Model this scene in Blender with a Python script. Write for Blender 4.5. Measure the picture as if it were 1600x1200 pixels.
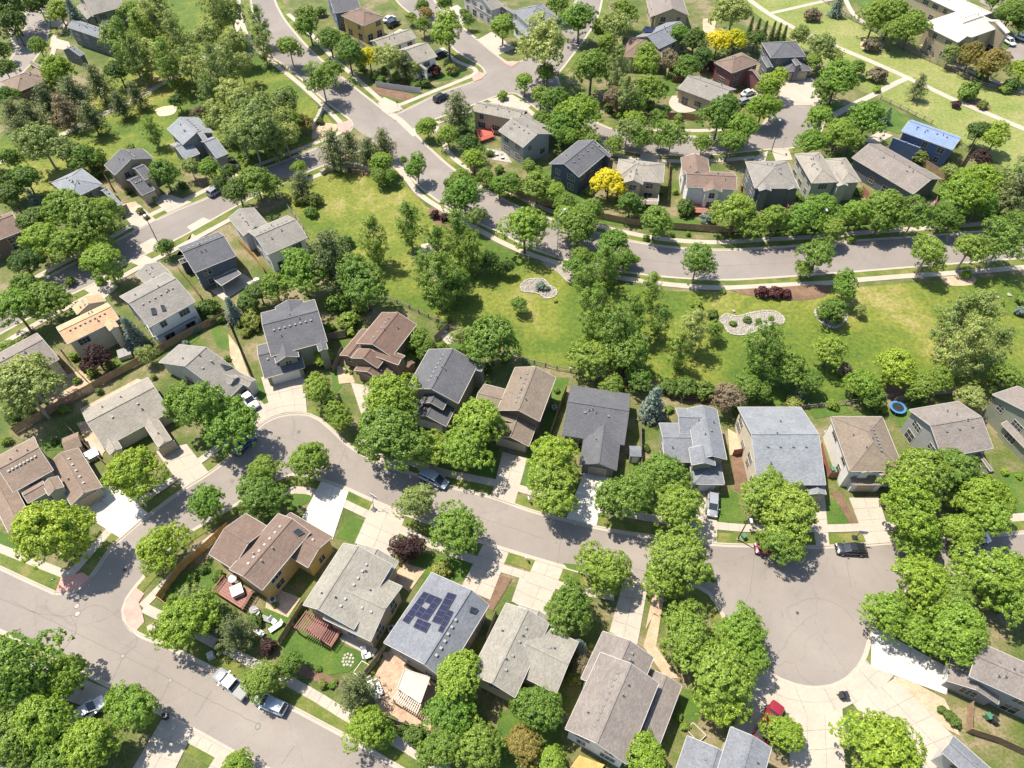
import bpy, bmesh, math, random
import numpy as np
from mathutils import Vector, Matrix

for o in list(bpy.data.objects):
    bpy.data.objects.remove(o)
S = bpy.context.scene
COL = S.collection
rnd = random.Random(7)

# ------------------------------------------------------------------ camera
PITCH, CAM_H = math.radians(51), 100.0
cd = bpy.data.cameras.new("camera")
cd.sensor_width = 36
cd.lens = 1111 / 1600 * 36
cd.clip_start, cd.clip_end = 1, 3000
cam = bpy.data.objects.new("camera", cd)
cam.location = (0, 0, CAM_H)
cam.rotation_euler = (math.radians(90) - PITCH, 0, 0)
COL.objects.link(cam)
S.camera = cam

# ------------------------------------------------------------------ sun, sky, exposure
SUN = Vector((-3.3, 2.0, 7.7)).normalized()
sl = bpy.data.lights.new("sun", "SUN")
sl.energy = 4.35
sl.angle = math.radians(0.53)
sl.color = (1.0, 0.935, 0.82)
so = bpy.data.objects.new("sun", sl)
so.rotation_euler = SUN.to_track_quat("Z", "Y").to_euler()
so.location = (-60, 60, 150)
COL.objects.link(so)
W = bpy.data.worlds.new("World")
S.world = W
W.use_nodes = True
wn = W.node_tree
sky = wn.nodes.new("ShaderNodeTexSky")
sky.sky_type = "NISHITA"
sky.sun_disc = False
sky.sun_elevation = math.asin(SUN.z)
sky.sun_rotation = math.atan2(SUN.x, SUN.y)
wn.links.new(sky.outputs[0], wn.nodes["Background"].inputs[0])
wn.nodes["Background"].inputs[1].default_value = 0.115
S.view_settings.view_transform = "Standard"
S.view_settings.look = "None"
S.view_settings.gamma = 1
S.view_settings.use_curve_mapping = False
S.view_settings.exposure = 1.06

# ------------------------------------------------------------------ survey: sighted points -> ground plan
FPX = 1111.0
_cp, _sp = math.cos(PITCH), math.sin(PITCH)
def G(x, y, z=0.0):
    u, v = (x - 800) / FPX, (y - 600) / FPX
    d = (u, _cp - v * _sp, -_sp - v * _cp)
    t = (CAM_H - z) / -d[2]
    return Vector((d[0] * t, d[1] * t))
def PX(X, Y, Z=0.0):
    dz = Z - CAM_H
    zc = Y * _cp - dz * _sp
    return (800 + FPX * X / zc, 600 - FPX * (Y * _sp + dz * _cp) / zc)
def scale_at(x, y, z=0.0):
    p = G(x, y, z)
    return FPX / (p.y * _cp - (z - CAM_H) * _sp)

# ------------------------------------------------------------------ materials
MATS = {}
def nmat(name):
    m = bpy.data.materials.new(name)
    m.use_nodes = True
    MATS[name] = m
    nt = m.node_tree
    return m, nt, nt.nodes["Principled BSDF"]
def N(nt, t, **kw):
    n = nt.nodes.new(t)
    for k, v in kw.items():
        if k.startswith("i_"):
            key = k[2:]
            n.inputs[int(key) if key.isdigit() else key].default_value = v
        else:
            setattr(n, k, v)
    return n
def ramp(nt, fac, stops):
    r = nt.nodes.new("ShaderNodeValToRGB")
    e = r.color_ramp.elements
    while len(e) < len(stops):
        e.new(0.5)
    for el, (p, c) in zip(e, stops):
        el.position = p
        el.color = (*c, 1)
    nt.links.new(fac, r.inputs[0])
    return r.outputs[0]
def noise(nt, scale, detail=4, rough=0.55, coord=None, dist=0.0):
    n = N(nt, "ShaderNodeTexNoise", i_Scale=scale, i_Detail=detail, i_Roughness=rough, i_Distortion=dist)
    if coord is not None:
        nt.links.new(coord, n.inputs["Vector"])
    return n.outputs["Fac"]
def mixc(nt, fac, a, b, mode="MIX"):
    n = nt.nodes.new("ShaderNodeMix")
    n.data_type = "RGBA"
    n.blend_type = mode
    for sock, v in ((n.inputs[0], fac), (n.inputs[6], a), (n.inputs[7], b)):
        if hasattr(v, "links") or isinstance(v, bpy.types.NodeSocket):
            nt.links.new(v, sock)
        else:
            sock.default_value = v if not isinstance(v, tuple) else ((*v, 1) if len(v) == 3 else v)
    return n.outputs[2]
def world_pos(nt):
    return nt.nodes.new("ShaderNodeNewGeometry").outputs["Position"]
def bump(nt, b, h, strength=0.4, dist=0.05):
    n = N(nt, "ShaderNodeBump", i_Strength=strength, i_Distance=dist)
    nt.links.new(h, n.inputs["Height"])
    nt.links.new(n.outputs[0], b.inputs["Normal"])

def ground_mat(name, stops, big=0.05, fine=3.0, rough=0.9, fine_amt=0.35, bumps=0.4, dist=0.0):
    m, nt, b = nmat(name)
    P = world_pos(nt)
    c = ramp(nt, noise(nt, big, 6, 0.65, P, dist), stops)
    f = noise(nt, fine, 5, 0.7, P)
    f2 = ramp(nt, f, [(0.3, (1 - fine_amt,) * 3), (0.7, (1 + fine_amt,) * 3)])
    nt.links.new(mixc(nt, 1.0, c, f2, "MULTIPLY"), b.inputs["Base Color"])
    b.inputs["Roughness"].default_value = rough
    if bumps:
        bump(nt, b, f, bumps, 0.08)
    return m
ground_mat("park_grass", [(0.34, (0.046, 0.088, 0.004)), (0.45, (0.078, 0.115, 0.006)), (0.56, (0.135, 0.148, 0.016)), (0.68, (0.25, 0.205, 0.072))], 0.045, 1.3, fine_amt=0.42, dist=0.6)
ground_mat("belt_grass", [(0.3, (0.105, 0.15, 0.018)), (0.5, (0.165, 0.185, 0.045)), (0.7, (0.25, 0.22, 0.09))], 0.05, 1.3, fine_amt=0.35, dist=0.5)
ground_mat("lawn_green", [(0.3, (0.035, 0.08, 0.006)), (0.55, (0.06, 0.11, 0.009)), (0.8, (0.12, 0.14, 0.025))], 0.25, 4, fine_amt=0.3)
ground_mat("verge_grass", [(0.3, (0.045, 0.085, 0.008)), (0.5, (0.095, 0.12, 0.015)), (0.72, (0.19, 0.165, 0.05))], 0.3, 4, fine_amt=0.3)
ground_mat("soil", [(0.3, (0.04, 0.068, 0.009)), (0.46, (0.075, 0.10, 0.015)), (0.55, (0.13, 0.12, 0.045)), (0.62, (0.20, 0.155, 0.09)), (0.7, (0.10, 0.11, 0.025))], 0.14, 3, fine_amt=0.4)
ground_mat("gravel_tan", [(0.3, (0.33, 0.235, 0.15)), (0.7, (0.45, 0.34, 0.23))], 0.6, 7, fine_amt=0.35, bumps=0.7)
ground_mat("gravel_grey", [(0.3, (0.19, 0.165, 0.13)), (0.7, (0.30, 0.265, 0.215))], 0.6, 7, fine_amt=0.35, bumps=0.7)
ground_mat("mulch", [(0.3, (0.10, 0.058, 0.034)), (0.7, (0.19, 0.115, 0.07))], 0.5, 7, fine_amt=0.4, bumps=0.7)
ground_mat("sand", [(0.3, (0.42, 0.34, 0.22)), (0.7, (0.52, 0.43, 0.29))], 0.3, 5, fine_amt=0.15)

def asphalt_mat(name, k):
    m, nt, b = nmat(name)
    P = world_pos(nt)
    c = ramp(nt, noise(nt, 0.07, 5, 0.6, P, 0.4), [(0.3, (0.190, 0.165, 0.146)), (0.55, (0.228, 0.200, 0.176)), (0.75, (0.262, 0.232, 0.202))])
    f = ramp(nt, noise(nt, 9, 3, 0.8, P), [(0.25, (0.82,) * 3), (0.75, (1.16,) * 3)])
    c = mixc(nt, 1.0, c, f, "MULTIPLY")
    st = ramp(nt, noise(nt, 0.32, 7, 0.72, P, 1.2), [(0.28, (0.86,) * 3), (0.42, (1.0,) * 3), (0.72, (1.05, 1.045, 1.04))])
    c = mixc(nt, 1.0, c, st, "MULTIPLY")
    spots = ramp(nt, noise(nt, 1.1, 2, 0.4, P), [(0.22, (0.84,) * 3), (0.30, (1, 1, 1))])
    c = mixc(nt, 1.0, c, spots, "MULTIPLY")
    vz = N(nt, "ShaderNodeTexVoronoi", feature="DISTANCE_TO_EDGE", i_Scale=0.085)
    dn = N(nt, "ShaderNodeTexNoise", i_Scale=0.35, i_Detail=6)
    nt.links.new(P, dn.inputs["Vector"])
    mx = N(nt, "ShaderNodeVectorMath", operation="MULTIPLY_ADD")
    nt.links.new(dn.outputs["Color"], mx.inputs[0])
    mx.inputs[1].default_value = (2.6, 2.6, 0)
    nt.links.new(P, mx.inputs[2])
    nt.links.new(mx.outputs[0], vz.inputs["Vector"])
    crack = ramp(nt, vz.outputs["Distance"], [(0.0, (0.84,) * 3), (0.005, (1, 1, 1))])
    c = mixc(nt, 1.0, c, crack, "MULTIPLY")
    c = mixc(nt, 1.0, c, k, "MULTIPLY")
    nt.links.new(c, b.inputs["Base Color"])
    b.inputs["Roughness"].default_value = 0.88
    bump(nt, b, noise(nt, 14, 3, 0.7, P), 0.3, 0.02)
asphalt_mat("asphalt", (0.95, 0.935, 0.91))
asphalt_mat("asphalt_mauve", (0.88, 0.87, 0.865))
ground_mat("concrete", [(0.3, (0.325, 0.278, 0.222)), (0.7, (0.385, 0.332, 0.268))], 0.25, 3.0, fine_amt=0.08, bumps=0.1)
ground_mat("concrete_new", [(0.3, (0.44, 0.405, 0.35)), (0.7, (0.52, 0.485, 0.425))], 0.3, 3.0, fine_amt=0.05, bumps=0.1)
ground_mat("concrete_old", [(0.3, (0.31, 0.27, 0.22)), (0.7, (0.375, 0.33, 0.27))], 0.35, 3.0, fine_amt=0.10, bumps=0.1)
ground_mat("joint", [(0.3, (0.20, 0.18, 0.15)), (0.7, (0.26, 0.235, 0.195))], 0.4, 3.0, bumps=0)
ground_mat("red_ramp", [(0.3, (0.42, 0.20, 0.16)), (0.7, (0.52, 0.29, 0.24))], 0.5, 6, fine_amt=0.15)
ground_mat("flagstone", [(0.3, (0.31, 0.205, 0.135)), (0.7, (0.43, 0.31, 0.22))], 0.8, 4, fine_amt=0.25)
ground_mat("pale_stone", [(0.3, (0.25, 0.225, 0.185)), (0.7, (0.40, 0.365, 0.305))], 1.2, 4, fine_amt=0.2)

def roof_mat(name, col, contrast=0.16):
    m, nt, b = nmat("roof_" + name)
    tc = nt.nodes.new("ShaderNodeTexCoord").outputs["Object"]
    big = ramp(nt, noise(nt, 0.35, 4, 0.6, tc), [(0.3, tuple(c * 0.88 for c in col)), (0.7, tuple(c * 1.12 for c in col))])
    mp = N(nt, "ShaderNodeMapping", i_Scale=(3.0, 6.0, 6.0))
    nt.links.new(tc, mp.inputs[0])
    br = N(nt, "ShaderNodeTexVoronoi", i_Scale=1.1)
    nt.links.new(mp.outputs[0], br.inputs["Vector"])
    sh = nt.nodes.new("ShaderNodeSeparateColor")
    nt.links.new(br.outputs["Color"], sh.inputs[0])
    tab = ramp(nt, sh.outputs[0], [(0.0, (1 - contrast,) * 3), (1.0, (1 + contrast,) * 3)])
    c = mixc(nt, 1.0, big, tab, "MULTIPLY")
    g = ramp(nt, noise(nt, 12, 2, 0.8, tc), [(0.3, (0.86,) * 3), (0.7, (1.14,) * 3)])
    nt.links.new(mixc(nt, 1.0, c, g, "MULTIPLY"), b.inputs["Base Color"])
    b.inputs["Roughness"].default_value = 0.92
    bump(nt, b, sh.outputs[0], 0.35, 0.03)
for nme, c in dict(grey=(0.194, 0.176, 0.153), tan=(0.230, 0.205, 0.167), beige=(0.221, 0.203, 0.167), slate=(0.088, 0.088, 0.094), blue_grey=(0.149, 0.155, 0.167),
                   pale_blue=(0.184, 0.194, 0.205), brown=(0.180, 0.122, 0.090), red=(0.153, 0.104, 0.079), brick_red=(0.180, 0.131, 0.097), taupe=(0.180, 0.153, 0.133),
                   orange=(0.450, 0.270, 0.150), chocolate=(0.131, 0.083, 0.061), cream=(0.460, 0.425, 0.360), blue=(0.160, 0.215, 0.330), dark_tan=(0.167, 0.131, 0.097)).items():
    roof_mat(nme, c)

def wall_mat(name, col):
    m, nt, b = nmat("wall_" + name)
    tc = nt.nodes.new("ShaderNodeTexCoord").outputs["Object"]
    w = N(nt, "ShaderNodeTexWave", wave_type="BANDS", bands_direction="Z", wave_profile="SAW", i_Scale=1.6, i_Distortion=0.0)
    nt.links.new(tc, w.inputs["Vector"])
    n2 = ramp(nt, noise(nt, 0.8, 4, 0.6, tc), [(0.3, tuple(c * 0.92 for c in col)), (0.7, tuple(min(1, c * 1.06) for c in col))])
    nt.links.new(n2, b.inputs["Base Color"])
    b.inputs["Roughness"].default_value = 0.75
    bump(nt, b, w.outputs["Fac"], 0.5, 0.03)
for nme, c in dict(tan=(0.40, 0.32, 0.215), grey=(0.27, 0.265, 0.25), green=(0.24, 0.25, 0.185), yellow=(0.52, 0.36, 0.13), white=(0.68, 0.66, 0.61), cream=(0.55, 0.48, 0.36),
                   brown=(0.16, 0.11, 0.08), navy=(0.055, 0.075, 0.115), slate=(0.12, 0.13, 0.145), red=(0.20, 0.085, 0.08), blue=(0.085, 0.125, 0.23), pale=(0.48, 0.46, 0.43), sage=(0.33, 0.34, 0.28)).items():
    wall_mat(nme, c)

def plain(name, col, rough=0.6, metal=0.0, var=0.1, scale=2.0, coat=0.0, bumps=0.0):
    m, nt, b = nmat(name)
    tc = nt.nodes.new("ShaderNodeTexCoord").outputs["Object"]
    f = noise(nt, scale, 4, 0.6, tc)
    nt.links.new(ramp(nt, f, [(0.25, tuple(max(0, c * (1 - var)) for c in col)), (0.75, tuple(min(1, c * (1 + var)) for c in col))]), b.inputs["Base Color"])
    b.inputs["Roughness"].default_value = rough
    b.inputs["Metallic"].default_value = metal
    b.inputs["Coat Weight"].default_value = coat
    if bumps:
        bump(nt, b, f, bumps, 0.02)
    return m
plain("trim_white", (0.40, 0.375, 0.335), 0.65)
plain("trim_dark", (0.10, 0.09, 0.085), 0.5)
plain("trim_tan", (0.45, 0.40, 0.32), 0.5)
plain("glass", (0.03, 0.036, 0.042), 0.08, var=0.2)
plain("door_white", (0.66, 0.64, 0.60), 0.5)
plain("door_tan", (0.40, 0.33, 0.24), 0.5)
plain("door_grey", (0.20, 0.195, 0.18), 0.5)
plain("door_brown", (0.13, 0.09, 0.065), 0.5)
plain("vent_grey", (0.16, 0.155, 0.15), 0.5, 0.2)
plain("vent_pale", (0.40, 0.39, 0.37), 0.6)
plain("wood_fence", (0.29, 0.19, 0.115), 0.85, var=0.35, scale=1.2, bumps=0.3)
plain("wood_grey", (0.25, 0.205, 0.165), 0.85, var=0.3, scale=1.2, bumps=0.3)
plain("wood_orange", (0.50, 0.28, 0.085), 0.8, var=0.25, scale=1.2, bumps=0.3)
plain("wood_red", (0.30, 0.13, 0.095), 0.75, var=0.2, scale=1.5)
plain("wood_deck", (0.22, 0.10, 0.08), 0.75, var=0.2, scale=1.5)
plain("deck_blue", (0.085, 0.095, 0.13), 0.7)
plain("tar", (0.135, 0.12, 0.108), 0.85)
plain("bark", (0.14, 0.105, 0.08), 0.95, var=0.4, scale=3, bumps=0.8)
plain("bark_pale", (0.30, 0.26, 0.21), 0.95, var=0.3, scale=3, bumps=0.8)
plain("metal_dark", (0.06, 0.058, 0.055), 0.5, 0.4)
plain("metal_pale", (0.5, 0.5, 0.5), 0.4, 0.5)
plain("solar_cell", (0.010, 0.013, 0.042), 0.55, var=0.15).node_tree.nodes["Principled BSDF"].inputs["Specular IOR Level"].default_value = 0.12
plain("solar_frame", (0.020, 0.023, 0.045), 0.6)
plain("white_paint", (0.52, 0.51, 0.49), 0.5)
plain("panel_beige", (0.34, 0.31, 0.27), 0.6)
plain("black_plastic", (0.022, 0.023, 0.026), 0.45)
plain("green_plastic", (0.05, 0.16, 0.09), 0.5)
plain("blue_plastic", (0.05, 0.17, 0.34), 0.45)
plain("red_paint", (0.38, 0.085, 0.06), 0.6)
plain("tyre", (0.02, 0.02, 0.021), 0.9)
plain("rim", (0.42, 0.42, 0.43), 0.35, 0.7)
plain("lamp_lens", (0.7, 0.7, 0.68), 0.15)
plain("tail_lens", (0.35, 0.02, 0.02), 0.2)
plain("brick_tan", (0.34, 0.21, 0.125), 0.85, var=0.3, scale=6)
plain("stone_wall", (0.40, 0.36, 0.30), 0.9, var=0.3, scale=3, bumps=0.6)
for nme, c in dict(black=(0.015, 0.016, 0.02), white=(0.58, 0.58, 0.58), silver=(0.23, 0.24, 0.25), blue=(0.015, 0.035, 0.18), red=(0.22, 0.012, 0.02), grey=(0.12, 0.125, 0.13), dark_red=(0.16, 0.01, 0.03), pale_blue=(0.28, 0.325, 0.38)).items():
    plain("paint_" + nme, c, 0.28, 0.0, var=0.03, coat=0.8)

def leaf_mat(name, col, var=0.45, trans=0.38):
    m = bpy.data.materials.new("leaf_" + name)
    m.use_nodes = True
    MATS["leaf_" + name] = m
    nt = m.node_tree
    nt.nodes.remove(nt.nodes["Principled BSDF"])
    out = nt.nodes["Material Output"]
    g = nt.nodes.new("ShaderNodeNewGeometry")
    oi = nt.nodes.new("ShaderNodeObjectInfo")
    c = ramp(nt, g.outputs["Random Per Island"], [(0.0, (col[0] * (1 - var), col[1] * (1 - var * 0.8), col[2] * (1 - var))), (0.6, col), (1.0, (min(1, col[0] * (1 + var * 1.1)), min(1, col[1] * (1 + var * 0.8)), col[2] * (1 + var * 0.4)))])
    hs = N(nt, "ShaderNodeHueSaturation")
    mr = N(nt, "ShaderNodeMapRange")
    mr.inputs[3].default_value, mr.inputs[4].default_value = 0.485, 0.515
    nt.links.new(oi.outputs["Random"], mr.inputs[0])
    nt.links.new(mr.outputs[0], hs.inputs["Hue"])
    mv = N(nt, "ShaderNodeMapRange")
    mv.inputs[3].default_value, mv.inputs[4].default_value = 1.18, 0.84
    nt.links.new(oi.outputs["Random"], mv.inputs[0])
    nt.links.new(mv.outputs[0], hs.inputs["Value"])
    nt.links.new(c, hs.inputs["Color"])
    d = N(nt, "ShaderNodeBsdfPrincipled", i_Roughness=0.42)
    d.inputs["Specular IOR Level"].default_value = 0.3
    t = nt.nodes.new("ShaderNodeBsdfTranslucent")
    ty = mixc(nt, 1.0, hs.outputs[0], (1.25, 1.2, 0.6), "MULTIPLY")
    nt.links.new(hs.outputs[0], d.inputs["Base Color"])
    nt.links.new(ty, t.inputs["Color"])
    mx = nt.nodes.new("ShaderNodeMixShader")
    mx.inputs[0].default_value = trans
    nt.links.new(d.outputs[0], mx.inputs[1])
    nt.links.new(t.outputs[0], mx.inputs[2])
    nt.links.new(mx.outputs[0], out.inputs[0])
for nme, c in dict(bright=(0.212, 0.332, 0.048), lime=(0.262, 0.368, 0.046), dark=(0.115, 0.185, 0.038), mid=(0.19, 0.285, 0.050), sage=(0.275, 0.335, 0.105), pine=(0.165, 0.195, 0.080), blue=(0.20, 0.255, 0.23), fresh=(0.235, 0.335, 0.055),
                   yellow=(0.60, 0.57, 0.025), purple=(0.082, 0.042, 0.040), autumn=(0.27, 0.225, 0.060), brown=(0.25, 0.205, 0.135), olive=(0.23, 0.27, 0.065), red=(0.12, 0.040, 0.042), pale=(0.25, 0.30, 0.11)).items():
    leaf_mat(nme, c)

# ------------------------------------------------------------------ mesh helpers
class MB:
    def __init__(s):
        s.v, s.f, s.m = [], [], []
    def face(s, pts, mi=0):
        n = len(s.v)
        s.v += [tuple(p) for p in pts]
        s.f.append(tuple(range(n, n + len(pts))))
        s.m.append(mi)
    def solid(s, vs, fs, mi=0):
        n = len(s.v)
        s.v += [tuple(p) for p in vs]
        for f in fs:
            s.f.append(tuple(n + i for i in f))
            s.m.append(mi)
    def box(s, x0, x1, y0, y1, z0, z1, mi=0, M=None):
        vs = [Vector((x, y, z)) for z in (z0, z1) for y in (y0, y1) for x in (x0, x1)]
        if M is not None:
            vs = [M @ v for v in vs]
        s.solid(vs, [(0, 2, 3, 1), (4, 5, 7, 6), (0, 1, 5, 4), (2, 6, 7, 3), (0, 4, 6, 2), (1, 3, 7, 5)], mi)
    def bar(s, a, b, w, h, mi=0):
        a, b = Vector(a), Vector(b)
        d = b - a
        L = d.length
        if L < 1e-6:
            return
        x = d / L
        up = Vector((0, 0, 1)) if abs(x.z) < 0.95 else Vector((0, 1, 0))
        y = up.cross(x).normalized()
        z = x.cross(y)
        M = Matrix.Translation(a) @ Matrix((x, y, z)).transposed().to_4x4()
        s.box(0, L, -w / 2, w / 2, -h / 2, h / 2, mi, M)
    def prism(s, poly, z0, z1, mi=0):
        n = len(poly)
        area = sum(poly[i][0] * poly[(i + 1) % n][1] - poly[(i + 1) % n][0] * poly[i][1] for i in range(n))
        if area < 0:
            poly = poly[::-1]
        vs = [(p[0], p[1], z0) for p in poly] + [(p[0], p[1], z1) for p in poly]
        fs = [tuple(range(n, 2 * n)), tuple(range(n - 1, -1, -1))] + [(i, (i + 1) % n, n + (i + 1) % n, n + i) for i in range(n)]
        s.solid(vs, fs, mi)
    def tube(s, pts, rads, n=7, mi=0, caps=True):
        rings = []
        pts = [Vector(p) for p in pts]
        for i, p in enumerate(pts):
            d = (pts[min(i + 1, len(pts) - 1)] - pts[max(i - 1, 0)]).normalized()
            up = Vector((0, 0, 1)) if abs(d.z) < 0.9 else Vector((1, 0, 0))
            a = d.cross(up).normalized()
            b = d.cross(a)
            r = rads[i] if hasattr(rads, "__len__") else rads
            rings.append([p + (a * math.cos(2 * math.pi * k / n) + b * math.sin(2 * math.pi * k / n)) * r for k in range(n)])
        base = len(s.v)
        for r in rings:
            s.v += [tuple(q) for q in r]
        for i in range(len(rings) - 1):
            for k in range(n):
                s.f.append((base + i * n + k, base + i * n + (k + 1) % n, base + (i + 1) * n + (k + 1) % n, base + (i + 1) * n + k))
                s.m.append(mi)
        if caps:
            s.f.append(tuple(base + k for k in range(n - 1, -1, -1)))
            s.f.append(tuple(base + (len(rings) - 1) * n + k for k in range(n)))
            s.m += [mi, mi]
    def mesh(s, name, mats, smooth=False):
        me = bpy.data.meshes.new(name)
        me.from_pydata(s.v, [], s.f)
        for m in ([mats] if isinstance(mats, str) else mats):
            me.materials.append(MATS[m])
        if any(s.m):
            me.polygons.foreach_set("material_index", s.m)
        if smooth:
            me.polygons.foreach_set("use_smooth", [True] * len(me.polygons))
        me.update()
        return me
def put(name, me, parent=None, loc=None, rz=None, scl=None):
    o = bpy.data.objects.new(name, me)
    COL.objects.link(o)
    if parent is not None:
        o.parent = parent
    if loc is not None:
        o.location = loc
    if rz is not None:
        o.rotation_euler = (0, 0, rz)
    if scl is not None:
        o.scale = scl
    return o
def part(name, mb, mats, parent=None, smooth=False):
    return put(name, mb.mesh(name, mats, smooth), parent)
USED = set()
def thing(name, label, cat, loc=(0, 0, 0), rz=0.0, group=None):
    o = put(name, None, None, loc, rz)
    o.empty_display_size = 0.2
    tag(o, label, cat, group)
    return o
def tag(o, label, cat, group=None):
    o["label"] = label
    o["category"] = cat
    if group:
        o["group"] = group
    return o
def struct(name, mb, mats, kind="structure"):
    o = part(name, mb, mats)
    o["kind"] = kind
    return o
def smooth_line(pts, step=1.2):
    """resample a polyline with a Catmull-Rom curve"""
    P = [Vector(p) for p in pts]
    if len(P) == 2:
        n = max(1, int((P[1] - P[0]).length / step))
        return [P[0].lerp(P[1], i / n) for i in range(n + 1)]
    P = [2 * P[0] - P[1]] + P + [2 * P[-1] - P[-2]]
    out = []
    for i in range(1, len(P) - 2):
        p0, p1, p2, p3 = P[i - 1:i + 3]
        n = max(1, int((p2 - p1).length / step))
        for k in range(n):
            t = k / n
            out.append(0.5 * (2 * p1 + (p2 - p0) * t + (2 * p0 - 5 * p1 + 4 * p2 - p3) * t * t + (3 * p1 - p0 - 3 * p2 + p3) * t ** 3))
    out.append(P[-2])
    return out
def normals(L):
    ns = []
    for i in range(len(L)):
        d = (L[min(i + 1, len(L) - 1)] - L[max(i - 1, 0)]).normalized()
        ns.append(Vector((-d.y, d.x)))
    return ns
def profile_strip(mb, L, prof, mi=0):
    """sweep an open (offset, height) profile along a ground line; offset is to the left of travel"""
    ns = normals(L)
    base = len(mb.v)
    k = len(prof)
    for p, n in zip(L, ns):
        for off, z in prof:
            q = p + n * off
            mb.v.append((q.x, q.y, z))
    for i in range(len(L) - 1):
        for j in range(k - 1):
            a = base + i * k + j
            mb.f.append((a, a + k, a + k + 1, a + 1))
            mb.m.append(mi)
def gl(*xy):
    return [G(xy[i], xy[i + 1]) for i in range(0, len(xy), 2)]
# ------------------------------------------------------------------ ground, lawns, roads
g = MB()
g.face([(-700, -150, 0), (700, -150, 0), (700, 900, 0), (-700, 900, 0)])
struct("ground", g, "soil")
SHEETS = [0]
def sheet(name, mat, z, *xy, smooth=False, depth=0.12):
    SHEETS[0] += 1
    z += (SHEETS[0] % 6) * 0.004
    L = gl(*xy)
    if smooth:
        L = smooth_line(L + [L[0]], 1.0)[:-1]
    m = MB()
    m.prism([(p.x, p.y) for p in L], z - depth, z)
    return struct(name, m, mat)
# big open grass
sheet("park_lawn", "park_grass", 0.045, 415, 285, 500, 268, 600, 255, 665, 322, 724, 356, 800, 396, 900, 432, 1040, 455, 1200, 458, 1350, 448, 1490, 437, 1640, 428, 1640, 604, 1560, 612, 1400, 618, 1270, 636, 1140, 628, 1010, 604, 920, 590, 830, 563, 745, 520, 640, 478, 560, 440, 500, 400, 450, 312)
sheet("park_lawn", "park_grass", 0.045, -60, 330, 60, 310, 130, 270, 250, 250, 370, 285, 480, 232, 530, 205, 500, 168, 440, 113, 392, 66, 372, -20, 230, -20, 190, 60, 110, 190, 60, 200, -60, 230)
sheet("green_belt_lawn", "belt_grass", 0.045, 1120, -30, 1200, 38, 1262, 80, 1330, 130, 1372, 150, 1455, 194, 1560, 255, 1660, 330, 1660, 160, 1530, 134, 1475, 107, 1417, 82, 1367, 52, 1320, 27, 1285, 0, 1260, -30)
sheet("lawn", "lawn_green", 0.052, 1325, -10, 1365, 30, 1420, 60, 1440, 0, 1420, -20)
# back yards and front yards: green lawns, each where the photograph shows one
for q in ["1378,155 1425,190 1405,210 1375,200", "1465,290 1540,255 1600,300 1600,340 1500,345 1470,320", "1040,345 1080,335 1110,362 1040,360",
          "940,340 1030,345 1030,362 945,350", "1180,345 1330,325 1460,330 1460,350 1180,372", "815,255 895,275 930,330 850,320", "1040,118 1070,125 1050,150 1038,150",
          "870,205 905,222 895,235 865,228", "745,270 830,300 900,335 880,345 790,302", "595,145 640,160 622,170 600,155", "690,112 735,112 720,122 680,128",
          "740,170 700,195 730,240 760,235", "1270,160 1320,165 1310,180 1280,178", "1255,250 1330,235 1345,250 1270,260",
          "330,515 345,512 362,535 357,548 340,542", "290,525 320,505 310,530 285,545", "375,445 420,440 410,455 372,470", "175,570 215,558 205,580 180,590",
          "395,600 418,598 425,632 405,640 392,618", "685,540 720,525 745,555 720,560", "860,590 890,590 870,660 855,700 848,700", "518,575 540,572 545,590 520,620",
          "1117,775 1150,770 1163,815 1120,818", "1281,782 1312,778 1340,818 1287,822", "820,705 850,710 838,765 808,757", "745,690 780,700 768,760 735,740", "985,725 1010,720 1030,815 1000,812",
          "1560,740 1620,735 1640,800 1575,802", "1400,640 1440,630 1430,660 1405,668", "1265,640 1320,632 1330,645 1272,655", "560,700 590,710 590,720 560,705",
          "552,806 577,817 552,848 523,840", "640,860 755,880 740,900 700,915 640,895", "430,780 475,762 500,775 455,800", "270,910 330,875 345,940 310,985 262,945",
          "415,945 460,955 455,990 420,1010", "440,1000 468,985 575,1022 545,1050 450,1065", "600,1150 640,1155 660,1180 620,1180", "1060,1075 1100,1080 1090,1130 1065,1120",
          "1316,1117 1335,1115 1360,1150 1330,1170", "205,775 270,742 262,765 212,785", "0,830 60,860 60,890 0,870", "20,985 100,1020 150,1080 60,1100 0,1080", "880,880 980,890 975,912 900,905",
          "1380,985 1460,1010 1450,1028 1378,1000", "300,1158 345,1178 330,1197 295,1180", "780,1110 880,1120 870,1200 770,1200", "60,690 110,680 115,700 70,705", "1010,880 1110,880 1120,910 1010,912",
          "1110,1020 1170,1000 1185,1045 1120,1130"]:
    xy = [float(t) for p in q.split() for t in p.split(",")]
    sheet("lawn", "lawn_green", 0.052, *xy)
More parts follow.
